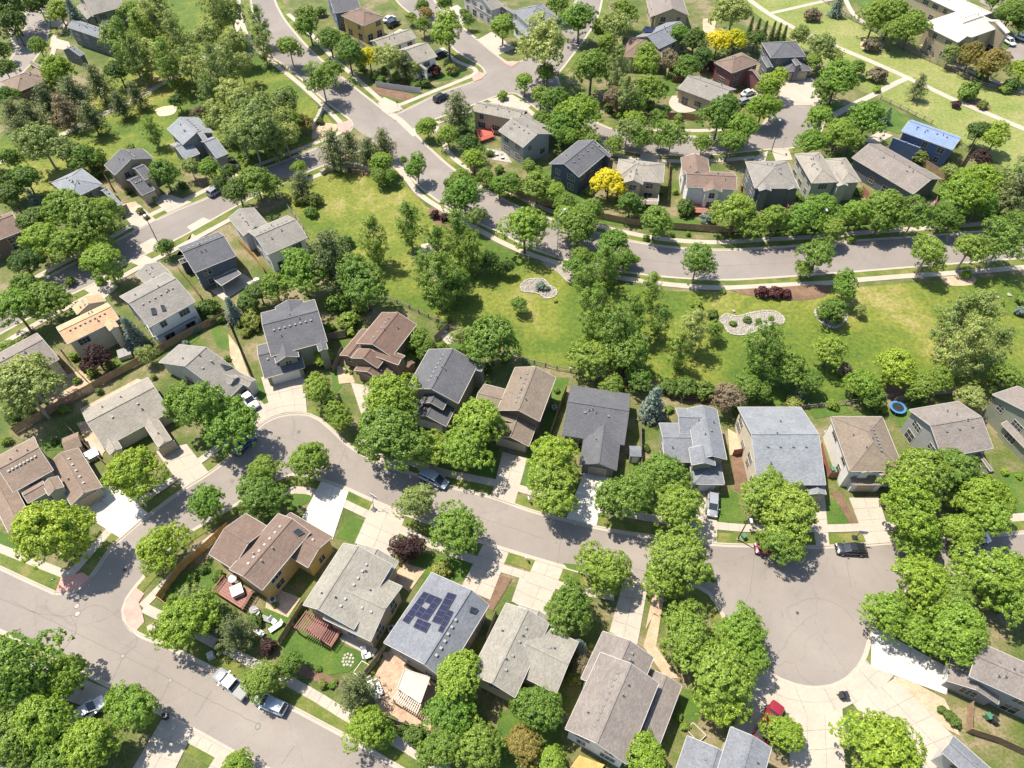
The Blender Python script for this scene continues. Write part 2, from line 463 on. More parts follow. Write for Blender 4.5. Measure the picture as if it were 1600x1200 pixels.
# beds of rock, gravel and mulch
for mat, q, sm in [("gravel_grey", "813,447 822,438 838,436 850,437 858,446 868,452 870,460 862,466 852,467 843,460 828,457 816,456", 1),
                   ("gravel_grey", "1122,500 1135,491 1150,495 1175,489 1200,486 1215,489 1225,498 1222,507 1205,508 1185,516 1165,523 1150,524 1138,520 1130,508", 1),
                   ("gravel_grey", "1272,487 1285,478 1310,482 1323,490 1320,503 1305,513 1292,510 1278,500", 1),
                   ("mulch", "1140,453 1200,450 1290,446 1290,462 1245,470 1170,462", 1), ("gravel_tan", "1470,433 1520,431 1520,445 1480,446", 1),
                   ("mulch", "668,330 680,322 700,334 720,350 705,355 680,350", 1), ("gravel_grey", "845,405 870,412 898,424 898,445 885,440 870,425 850,415", 0),
                   ("sand", "655,385 672,380 690,410 690,440 672,445 665,430 660,400", 1), ("sand", "242,172 255,167 275,166 272,178 250,182", 1),
                   ("mulch", "1254,22 1262,16 1285,18 1283,30 1270,33", 1), ("gravel_tan", "1344,68 1352,62 1378,68 1376,78 1360,80 1346,76", 1), ("mulch", "1495,162 1530,155 1548,168 1540,174 1520,172", 1),
                   ("gravel_tan", "1420,1062 1397,1057 1393,1075 1440,1105 1480,1140 1500,1150 1482,1105 1475,1092", 0), ("gravel_tan", "357,522 374,545 392,595 385,610 360,560", 0),
                   ("gravel_tan", "125,640 215,592 240,600 135,650", 0), ("gravel_tan", "145,655 165,697 160,715 140,700 120,662", 0), ("gravel_tan", "60,600 130,578 150,610 80,640", 0),
                   ("gravel_tan", "190,320 210,345 225,330 212,315", 0), ("mulch", "1140,690 1150,690 1170,740 1160,770 1148,765", 0), ("gravel_tan", "1137,670 1155,680 1165,705 1140,712", 0),
                   ("mulch", "1298,770 1312,768 1340,818 1331,822", 0), ("gravel_tan", "632,880 665,890 640,925 610,905", 0), ("mulch", "780,898 800,905 770,955 748,945", 0),
                   ("gravel_tan", "1020,960 1032,965 1025,1010 1060,1060 1040,1060 1005,1010", 0), ("gravel_tan", "420,915 470,935 450,965 415,950", 0),
                   ("mulch", "450,1030 500,1050 560,1075 545,1085 460,1052", 0), ("gravel_tan", "490,190 530,195 522,208 487,218", 0), ("gravel_tan", "525,570 548,580 555,598 530,600", 0),
                   ("gravel_tan", "1098,30 1120,28 1115,55 1098,50", 0), ("mulch", "580,145 590,130 650,150 640,160", 0), ("gravel_tan", "340,395 300,365 290,400 275,400", 0), ("mulch", "540,245 585,258 580,275 545,270", 0),
                   ("mulch", "930,575 1000,590 1080,610 1140,620 1140,636 1080,630 1000,612 930,595", 0), ("mulch", "1380,605 1470,600 1470,620 1390,625", 0), ("gravel_tan", "1550,640 1545,660 1540,655", 0),
                   ("gravel_tan", "1022,918 1040,918 1032,965 1022,958 1008,985", 0)]:
    xy = [float(t) for p in q.split() for t in p.split(",")]
    sheet("sand_patch" if mat == "sand" else "mulch_bed" if mat == "mulch" else "gravel_bed", mat, 0.086, *xy, smooth=bool(sm), depth=0.1)

# asphalt
def road(*xy, z=0.02, mat="asphalt"):
    L = gl(*xy)
    n = len(L)
    from mathutils.geometry import delaunay_2d_cdt
    vs, _, fs, _, _, _ = delaunay_2d_cdt([Vector((p.x, p.y)) for p in L], [(i, (i + 1) % n) for i in range(n)], [], 1, 1e-4)
    m = MB()
    m.v = [(v.x, v.y, z) for v in vs]
    m.f = [tuple(f) for f in fs]
    m.m = [0] * len(m.f)
    struct("road", m, mat)
KN = "400,671 410,662 420,656 435,650 450,647 468,646 485,648 500,655 520,672 545,695 575,714 600,726 655,743 700,759 765,775 800,787 835,799 890,813 940,825 980,832 1025,838 1070,844 1122,850 1182,852 1262,854 1320,852 1375,848 1450,843 1520,838 1600,831 1680,824"
def nums(q):
    return [float(t) for p in q.split() for t in p.split(",")]
K_N = [-60, 862, 0, 886, 32, 901, 87, 926]
K_R2U = [87, 926, 118, 922, 138, 905, 150, 890, 172, 857, 190, 840, 225, 810, 258, 785, 290, 762, 325, 740, 355, 717, 385, 690] + nums(KN)
K_R2L1 = [250, 1003, 227, 995, 207, 983, 196, 968, 194, 952, 200, 935, 213, 917, 230, 897, 255, 869, 282, 842, 322, 818, 360, 795, 400, 770, 425, 755, 440, 748, 455, 743, 468, 742, 505, 752, 540, 764, 575, 780, 615, 797, 680, 822, 750, 847, 800, 863, 850, 878, 902, 893, 945, 905, 1000, 914, 1060, 915, 1090, 918, 1107, 928, 1120, 945, 1130, 965, 1145, 988, 1160, 1010, 1178, 1032, 1200, 1053, 1220, 1064, 1242, 1072, 1260, 1076, 1278, 1077, 1300, 1074, 1325, 1062, 1342, 1045, 1354, 1022, 1360, 1000, 1362, 978, 1366, 955, 1378, 938, 1400, 927, 1440, 920, 1500, 914, 1600, 908, 1680, 902]
K_R1U = [250, 1003, 300, 1027, 350, 1053, 405, 1080, 461, 1107, 510, 1133, 560, 1160, 610, 1190, 680, 1230]
K_R1L = [-60, 958, 0, 988, 42, 1005, 120, 1047, 172, 1074, 255, 1118, 310, 1147, 362, 1176, 420, 1205, 470, 1230]
road(*K_N, 100, 922, 194, 952, 250, 1003, *K_R1U[2:], 470, 1230, *[v for i in range(len(K_R1L) // 2 - 2, -1, -1) for v in K_R1L[2 * i:2 * i + 2]])
road(*K_R2U, *[v for i in range(len(K_R2L1) // 2 - 1, -1, -1) for v in K_R2L1[2 * i:2 * i + 2]], z=0.024)
K_R3U1 = [424, -30, 430, 0, 438, 18, 450, 37, 478, 70, 510, 100, 550, 133, 595, 168, 607, 177]
K_R3U2 = [650, 210, 668, 228, 700, 257, 735, 282, 767, 300, 800, 318, 850, 338, 900, 354, 950, 368, 1000, 379, 1050, 386, 1125, 390, 1200, 387, 1280, 381, 1350, 375, 1425, 370, 1500, 364, 1600, 356, 1680, 349]
K_R3L1 = [388, -30, 392, 5, 400, 45, 415, 82, 432, 95, 450, 107, 477, 130, 510, 160, 542, 184, 549, 192, 549, 200, 540, 210, 525, 218, 510, 225, 470, 241, 432, 256, 400, 267, 370, 282, 340, 300, 317, 312, 270, 331, 212, 360, 150, 394, 95, 422, 40, 452, -40, 495]
K_R3L2 = [-40, 545, 0, 523, 60, 490, 110, 462, 145, 445, 175, 426, 205, 409, 230, 397, 265, 380, 300, 362, 362, 327, 400, 307, 437, 290, 477, 271, 507, 259, 535, 246, 560, 237, 585, 234, 605, 240, 625, 260, 655, 292, 695, 322, 730, 341, 762, 356, 785, 366, 822, 385, 887, 408, 950, 421, 1025, 432, 1125, 438, 1200, 435, 1270, 430, 1325, 426, 1425, 418, 1500, 412, 1600, 404, 1680, 397]
road(*K_R3U1, 650, 210, *K_R3U2[2:], *[v for i in range(len(K_R3L2) // 2 - 1, 17, -1) for v in K_R3L2[2 * i:2 * i + 2]], 549, 196, *[v for i in range(12, -1, -1) for v in K_R3L1[2 * i:2 * i + 2]], mat="asphalt_mauve")
road(*K_R3L1[24:], *K_R3L2[:38], z=0.024, mat="asphalt_mauve")
K_R4U = [607, 177, 618, 178, 630, 173, 687, 146, 735, 129, 750, 123, 757, 116, 753, 106, 740, 97, 715, 82, 690, 60, 660, 35, 625, 8, 605, -20]
K_R4L = [650, 210, 648, 202, 655, 196, 690, 183, 735, 166, 775, 151, 800, 146, 815, 152, 840, 172, 870, 195, 920, 220, 985, 238, 1050, 243, 1122, 242, 1160, 238, 1200, 234, 1235, 232, 1262, 225, 1280, 210, 1287, 192, 1284, 175, 1270, 164, 1245, 160, 1222, 161, 1207, 170, 1198, 185, 1185, 200, 1160, 208, 1110, 213, 1040, 212, 985, 208, 940, 195, 905, 170, 880, 140, 872, 120, 885, 100, 915, 60, 935, 25, 945, -20]
K_R4M = [910, -25, 895, 10, 870, 45, 845, 75, 815, 95, 795, 98, 775, 85, 750, 65, 720, 40, 690, 15, 665, -20]
road(*K_R4U, 640, -25, *[v for i in range(len(K_R4M) // 2 - 1, -1, -1) for v in K_R4M[2 * i:2 * i + 2]], *[v for i in range(len(K_R4L) // 2 - 1, -1, -1) for v in K_R4L[2 * i:2 * i + 2]], z=0.028, mat="asphalt_mauve")
K_R6A = [42, -20, 40, 5, 38, 25, 36, 50, 26, 72, 16, 92, -20, 130]
K_R6B = [78, -20, 77, 10, 77, 40, 74, 62, 64, 80, 52, 97, 30, 120, 0, 150]
road(*K_R6A, *[v for i in range(len(K_R6B) // 2 - 1, -1, -1) for v in K_R6B[2 * i:2 * i + 2]])
road(1565, 82, 1590, 68, 1660, 55, 1660, 130, 1600, 110)
road(1525, -15, 1532, 4, 1560, 18, 1580, -15)

def kerb(xy, side, verge=None, vmat="verge_grass", smooth=True):
    L = gl(*xy)
    L = smooth_line(L, 1.2) if smooth else L
    prof = [(-0.42, 0.03), (-0.08, 0.035), (0.02, 0.13), (0.2, 0.13), (0.22, 0.0)]
    m = MB()
    profile_strip(m, L, [(o * side, z) for o, z in prof])
    struct("kerb", m, "concrete")
    if verge:
        m = MB()
        profile_strip(m, L, [(0.2 * side, 0.0), (0.2 * side, 0.085), (verge * side, 0.085), (verge * side, 0.0)])
        struct("verge", m, vmat)
kerb(K_N, 1, 2.2)
kerb(K_R2U, 1, 1.9)
kerb(K_R2L1[:26], -1, 1.5)
kerb(K_R2L1[24:], -1, 1.9)
kerb(K_R1U, 1, 2.0)
kerb(K_R1L, -1, 2.4)
kerb(K_R3U1, 1, 2.2)
kerb(K_R3U2, 1, 2.2)
kerb(K_R3L1, -1, 2.0)
kerb(K_R3L2, -1, 2.0)
kerb(K_R4U, 1, 2.0)
kerb(K_R4L, -1, 2.0)
kerb(K_R4M, -1, 2.0)
kerb(K_R6A, -1, 2.0)
kerb(K_R6B, 1, 2.0)

# pavements: a base with concrete slabs laid on it
def pavement(xy, w=1.35, slabs=True, mat="concrete", name="pavement", step=1.55):
    L = smooth_line(gl(*xy), step if slabs else 1.5)
    ns = normals(L)
    base = MB()
    SHEETS[0] += 1
    ztop = 0.11
    if not slabs:
        ztop = 0.095 + (SHEETS[0] % 6) * 0.004
        profile_strip(base, L, [(w / 2, 0), (w / 2, ztop), (-w / 2, ztop), (-w / 2, 0)])
        return struct(name, base, mat)
    profile_strip(base, L, [(w / 2, 0), (w / 2, ztop - 0.03), (-w / 2, ztop - 0.03), (-w / 2, 0)])
    root = struct(name, base, "joint")
    for i in range(len(L) - 1):
        a, b = L[i], L[i + 1]
        d = (b - a).normalized() * 0.022
        mb = MB()
        zt = ztop + rnd.uniform(-0.006, 0.006)
        q = [a + d - ns[i] * (w / 2 - 0.01), b - d - ns[i + 1] * (w / 2 - 0.01), b - d + ns[i + 1] * (w / 2 - 0.01), a + d + ns[i] * (w / 2 - 0.01)]
        mb.prism([(p.x, p.y) for p in q], ztop - 0.09, zt)
        part("slab", mb, mat if rnd.random() > 0.12 else "concrete_old", root)
    return root
pavement([222, 948, 262, 908, 300, 868, 330, 842, 358, 820], 1.3)
pavement([225, 950, 250, 962, 300, 986, 375, 1026, 450, 1064, 500, 1092, 547, 1121, 612, 1154, 675, 1192, 720, 1220])
pavement([100, 905, 118, 890, 150, 852, 185, 815, 215, 788, 245, 767, 275, 747, 310, 722, 345, 697, 372, 676])
pavement([560, 690, 600, 706, 650, 725, 700, 740, 760, 752, 810, 763, 860, 778, 920, 792, 1007, 808, 1060, 816, 1122, 822, 1177, 826, 1287, 826, 1350, 824, 1450, 819, 1575, 810, 1680, 800])
pavement([440, 772, 450, 768, 462, 766, 480, 767, 502, 773, 540, 788, 587, 810, 640, 834, 680, 853, 732, 872, 800, 893, 850, 908, 900, 922, 960, 932])
pavement([-30, 845, 20, 865, 70, 885, 108, 900], 1.2, slabs=False)
pavement([262, 1136, 310, 1160, 365, 1190, 420, 1220], 1.2)
pavement([1385, 1002, 1395, 985, 1397, 970], 1.1)
pavement([0, 1010, 60, 1042, 130, 1078], 1.2, slabs=False)
far = [[373, -10, 374, 20, 388, 60, 410, 85, 430, 101, 470, 133, 505, 165, 530, 190, 537, 200, 530, 208, 500, 221, 462, 236, 400, 260, 360, 278, 330, 293, 300, 308, 255, 327, 225, 342, 180, 368, 120, 400, 60, 432, -30, 482],
       [-30, 555, 0, 540, 60, 505, 112, 477, 150, 457, 205, 425, 250, 402, 300, 376, 362, 342, 385, 330], [470, 285, 520, 265, 560, 250, 590, 243, 612, 254, 635, 279, 657, 305, 702, 334, 760, 366, 782, 378, 815, 393, 850, 405, 895, 418, 950, 431, 1037, 444, 1125, 450, 1200, 447, 1297, 442, 1350, 437, 1425, 431, 1487, 427, 1600, 418, 1680, 411],
       [450, 22, 490, 58, 520, 90, 555, 121, 597, 158, 612, 166, 625, 164, 675, 144, 715, 128, 740, 117, 742, 108, 712, 95, 690, 75], [668, 195, 682, 200, 705, 243, 747, 273, 785, 294, 840, 322, 890, 340, 940, 355, 990, 366, 1037, 374, 1112, 379, 1190, 375, 1282, 370, 1350, 364, 1400, 360, 1500, 353, 1600, 344, 1680, 337],
       [672, 196, 735, 174, 780, 158, 802, 156, 830, 176, 860, 200, 915, 228, 985, 247, 1050, 252, 1122, 251, 1180, 246],
       [985, 200, 1040, 204, 1110, 204, 1160, 199], [30, 85, 18, 50, 22, 40], [85, 55, 82, 85, 60, 108]]
for xy in far:
    pavement(xy, 1.35, slabs=False)
# park paths
for xy, w in [([-30, 268, 0, 254, 47, 235, 97, 211, 135, 192, 175, 172, 215, 153, 247, 135, 285, 112, 320, 90, 340, 75, 355, 62, 370, 45, 374, 20], 1.8), ([325, 92, 345, 92, 365, 88, 395, 84], 1.6),
              ([1160, -8, 1200, 21, 1245, 46, 1310, 75, 1360, 96, 1407, 117, 1450, 137, 1490, 156, 1545, 179, 1600, 202, 1680, 236], 2.0), ([1205, 21, 1245, 12, 1292, 1, 1340, -10], 1.6), ([1418, 122, 1395, 133, 1370, 146, 1345, 158, 1320, 171, 1300, 182], 1.8),
              ([1316, -12, 1326, 10, 1335, 24, 1350, 36], 1.5), ([1440, 70, 1475, 92, 1530, 118, 1620, 150], 1.5)]:
    pavement(xy, w, slabs=False, name="path")

# driveways: slabs with joints, corner order: street-left, street-right, house-right, house-left
def driveway(q, nx, ny, mat="concrete", slabs=True, name="driveway", z=0.125):
    c = gl(*nums(q))
    base = MB()
    base.prism([(p.x, p.y) for p in c], 0.0, z - 0.025)
    root = struct(name, base, "joint" if slabs else mat)
    if not slabs:
        return root
    def at(s, t):
        return (c[0].lerp(c[1], s)).lerp(c[3].lerp(c[2], s), t)
    for i in range(nx):
        for j in range(ny):
            e = 0.03
            wx, wy = max(1.0, (c[1] - c[0]).length / nx), max(1.0, (c[3] - c[0]).length / ny)
            a, b = e / wx / nx, e / wy / ny
            ps = [at(i / nx + a, j / ny + b), at((i + 1) / nx - a, j / ny + b), at((i + 1) / nx - a, (j + 1) / ny - b), at(i / nx + a, (j + 1) / ny - b)]
            mb = MB()
            mb.prism([(p.x, p.y) for p in ps], z - 0.08, z + rnd.uniform(-0.004, 0.004))
            part("slab", mb, mat, root)
    return root
D = [("189,842 233,803 172,752 112,792", 2, 3, "concrete_new"), ("286,764 326,738 292,694 244,706", 2, 3, "concrete"),
     ("768,777 804,789 824,717 785,706", 2, 3, "concrete"), ("884,812 931,824 952,747 914,734", 2, 4, "concrete_new"), ("1084,846 1120,850 1121,768 1088,760", 2, 4, "concrete"),
     ("1275,855 1296,854 1288,772 1262,772", 1, 4, "concrete"), ("1354,851 1394,848 1372,776 1326,778", 2, 4, "concrete"),
     ("502,752 545,768 520,844 470,813", 2, 4, "concrete_new"), ("583,784 634,806 610,874 554,849", 2, 4, "concrete"), ("755,851 795,864 766,938 720,918", 2, 4, "concrete"),
     ("836,876 880,889 852,964 806,944", 2, 4, "concrete"), ("972,914 1012,917 996,1008 952,988", 2, 4, "concrete_old"),
     ("1362,978 1360,1042 1478,1086 1486,1046", 2, 4, "concrete_new"), ("255,1121 302,1145 268,1215 205,1205", 2, 3, "concrete"), ("345,1170 372,1184 340,1230 310,1225", 1, 2, "concrete"),
     ("100,1048 172,1078 150,1110 90,1090", 2, 1, "concrete")]
for q, nx, ny, mt in D:
    driveway(q, nx, ny, mt)
driveway("799,940 812,946 826,908 812,902", 1, 2, "concrete_old", True, z=0.1)
# the wide fan of concrete round the two bulbs of the street
def fan(outer, inner, n, rows, mat="concrete"):
    A, B = smooth_line(gl(*outer), 0.8), smooth_line(gl(*inner), 0.8)
    def arc(L, t):
        f = t * (len(L) - 1)
        i = min(int(f), len(L) - 2)
        return L[i].lerp(L[i + 1], f - i)
    poly = [arc(A, k / 40) for k in range(41)] + [arc(B, 1 - k / 40) for k in range(41)]
    base = MB()
    base.prism([(p.x, p.y) for p in poly], 0.0, 0.095)
    root = struct("driveway", base, "joint")
    for j in range(rows):
        for i in range(n):
            e = 0.002
            def P(s, t):
                return arc(A, s).lerp(arc(B, s), t)
            s0, s1, t0, t1 = i / n + e, (i + 1) / n - e, j / rows + 0.006, (j + 1) / rows - 0.006
            sm = (s0 + s1) / 2
            mb = MB()
            mb.prism([(p.x, p.y) for p in (P(s0, t0), P(sm, t0), P(s1, t0), P(s1, t1), P(sm, t1), P(s0, t1))], 0.04, 0.12 + rnd.uniform(-0.004, 0.004))
            part("slab", mb, mat, root)
fan([400, 668, 410, 660, 420, 654, 435, 648, 450, 645, 468, 644, 480, 646], [405, 640, 412, 632, 425, 628, 440, 625, 452, 623, 466, 622, 478, 622], 5, 2)
driveway("421,634 478,621 474,572 408,590", 3, 3, "concrete", z=0.13)
driveway("374,668 398,664 420,640 400,618", 2, 2, "concrete", z=0.132)
driveway("590,724 640,738 600,608 548,598", 2, 5, "concrete", z=0.118)
fan([1180, 1036, 1200, 1055, 1220, 1066, 1242, 1074, 1260, 1078, 1278, 1079, 1300, 1076, 1325, 1064, 1342, 1047, 1354, 1030, 1360, 1040], [1176, 1085, 1195, 1100, 1220, 1112, 1242, 1117, 1265, 1120, 1290, 1117, 1312, 1110, 1335, 1098, 1360, 1084, 1385, 1068, 1396, 1056], 6, 2)
driveway("1232,1116 1316,1108 1322,1235 1234,1235", 3, 4, "concrete", z=0.131)
driveway("1332,1100 1397,1060 1520,1180 1420,1215", 3, 4, "concrete", z=0.134)
driveway("1178,1040 1198,1098 1180,1165 1145,1140", 2, 3, "concrete_old", z=0.137)
FARD = ["212,360 245,345 218,320 188,330", "262,333 300,316 262,303 235,310", "230,398 262,380 238,372 215,385", "350,282 375,270 358,246 345,250", "300,362 330,345 318,340 292,355", "205,410 225,398 250,412 235,424", "130,452 165,432 185,448 160,470",
        "1216,166 1286,164 1268,122 1220,126", "80,58 78,75 112,80 108,66", "80,30 79,42 105,44 104,34", "745,63 777,87 805,75 768,50", "690,15 722,40 740,30 715,8", "655,40 690,62 700,52 672,35", "1180,245 1200,236 1195,255 1175,258", "1205,234 1232,233 1238,250 1212,252", "1345,222 1375,205 1395,212 1372,224", "1155,147 1190,160 1205,150 1175,140", "760,156 800,148 830,165 815,178", "600,60 625,45 640,52 622,66", "930,215 960,225 950,240 930,232", "1000,240 1030,242 1030,250 1000,248", "1080,240 1110,241 1108,250 1080,250"]
for q in FARD:
    driveway(q, 1, 1, "concrete", False, z=0.118)
# concrete gutter across the mouth of the side street, red corner ramps
m = MB()
L = gl(600, 170, 625, 188, 650, 212)
profile_strip(m, L, [(0.9, 0.0), (0.9, 0.05), (0, 0.034), (-0.9, 0.05), (-0.9, 0.0)])
struct("gutter", m, "concrete")
for q in ["194,958 197,938 212,918 226,928 217,942 222,955 226,972 214,985 200,976", "88,924 96,903 130,895 142,903 128,915 112,924", "525,195 547,188 551,198 540,208 530,206", "737,120 748,113 760,116 752,124 740,128", "785,98 800,96 812,97 800,105"]:
    xy = nums(q)
    sheet("kerb_ramp", "red_ramp", 0.14, *xy)
m = MB(); L = gl(607, 168, 632, 172, 622, 162, 600, 150)
sheet("pavement", "concrete", 0.1, 590, 162, 607, 178, 630, 172, 622, 162, 600, 152)
# tar seams along the old street
for q in ["0,936 60,958 110,962 150,945 190,968", "110,962 120,985 95,1022", "192,1025 172,1072", "190,968 215,1002 192,1025", "192,1025 240,1047 310,1085 400,1130", "266,1063 250,1095", "330,1080 305,1120", "461,1165 440,1195", "20,940 100,980 192,1025", "900,870 1010,893", "1230,950 1270,935 1310,945 1335,970", "420,680 470,690 520,712", "700,790 760,812 850,842", "300,800 335,830 350,850", "540,700 525,740", "640,745 625,790", "880,820 870,885", "1050,850 1045,905", "1180,860 1170,930 1150,960", "1320,860 1330,920", "1450,400 1440,380", "1250,435 1255,385", "1330,405 1200,412 1100,415 1000,405", "560,150 640,240 720,320 800,355", "440,50 480,90 540,150", "60,460 200,390 330,320", "680,170 760,130", "1215,180 1250,200 1270,190"]:
    L = smooth_line(gl(*nums(q)), 0.8)
    L = [p + Vector((rnd.uniform(-.06, .06), rnd.uniform(-.06, .06))) for p in L]
    m = MB()
    profile_strip(m, L, [(0.03, 0.0325), (-0.03, 0.0325)])
    struct("tar_seam", m, "tar")
# ------------------------------------------------------------------ houses
CAMV = Vector((0, 0, CAM_H))
MESHES = {}
def win_mesh(w, h, panes, trim):
    key = ("win", w, h, panes, trim)
    if key not in MESHES:
        m = MB()
        t = 0.085
        m.box(-w / 2 - t, w / 2 + t, -0.06, 0.0, -t, 0, 0)
        m.box(-w / 2 - t, w / 2 + t, -0.06, 0.0, h, h + t, 0)
        m.box(-w / 2 - t, -w / 2, -0.055, 0.0, 0, h, 0)
        m.box(w / 2, w / 2 + t, -0.055, 0.0, 0, h, 0)
        for k in range(1, panes):
            x = -w / 2 + w * k / panes
            m.box(x - 0.035, x + 0.035, -0.05, 0.0, 0, h, 0)
        if h > 1.2:
            m.box(-w / 2, w / 2, -0.045, 0.0, h * 0.55 - 0.025, h * 0.55 + 0.025, 0)
        p = MB()
        p.box(-w / 2, w / 2, -0.02, 0.02, 0, h)
        MESHES[key] = (m.mesh("window", trim), p.mesh("pane", "glass"))
    return MESHES[key]
def gdoor_mesh(w, mat):
    key = ("gd", w, mat)
    if key not in MESHES:
        m = MB()
        for k in range(4):
            z = 0.08 + k * 0.53
            m.box(-w / 2, w / 2, -0.05, 0.03, z, z + 0.5)
            n = int(w / 0.62)
            for i in range(n):
                x = -w / 2 + (i + 0.5) * w / n
                m.box(x - 0.24, x + 0.24, -0.065, -0.05, z + 0.08, z + 0.42)
        fr = MB()
        fr.box(-w / 2 - 0.12, -w / 2, -0.08, 0.03, 0, 2.2)
        fr.box(w / 2, w / 2 + 0.12, -0.08, 0.03, 0, 2.2)
        fr.box(-w / 2 - 0.12, w / 2 + 0.12, -0.08, 0.03, 2.2, 2.34)
        MESHES[key] = (m.mesh("garage_door", mat), fr.mesh("door_frame", "trim_white"))
    return MESHES[key]
def small_mesh(kind):
    if kind not in MESHES:
        m = MB()
        if kind == "box_vent":
            m.box(-0.14, 0.14, -0.14, 0.14, -0.1, 0.12)
            m.box(-0.18, 0.18, -0.18, 0.18, 0.12, 0.17)
        elif kind == "pipe_vent":
            m.tube([(0, 0, -0.2), (0, 0, 0.5)], 0.09, 8)
            m.tube([(0, 0, 0.02), (0, 0, 0.1)], [0.22, 0.1], 8)
        elif kind == "front_door":
            m.box(-0.5, 0.5, -0.06, 0.03, 0.15, 2.2)
            m.box(-0.34, -0.05, -0.075, -0.06, 0.4, 1.1)
            m.box(0.05, 0.34, -0.075, -0.06, 0.4, 1.1)
            m.box(-0.34, 0.34, -0.075, -0.06, 1.3, 2.0)
        MESHES[kind] = m.mesh(kind, {"box_vent": "vent_grey", "pipe_vent": "vent_grey", "front_door": "door_brown"}[kind])
    return MESHES[kind]
OV = 0.42
HOUSES = []
def roof_profile(b, x, y):
    """height of a block's roof above local point x, y"""
    x0, x1, y0, y1 = b["r"]
    if b["t"] == "f":
        return b["z"]
    du, dv = min(x - x0, x1 - x), min(y - y0, y1 - y)
    if b.get("ro") and b["t"] == "gu":
        h, m_ = (y1 - y0) / 2 * b["p"], y0 + (y1 - y0) * b["ro"]
        return b["z"] + max(0, h * ((y - y0) / (m_ - y0) if y < m_ else (y1 - y) / (y1 - m_)))
    d = dv if b["t"] == "gu" else du if b["t"] == "gv" else min(du, dv)
    return b["z"] + max(0, d) * b["p"]
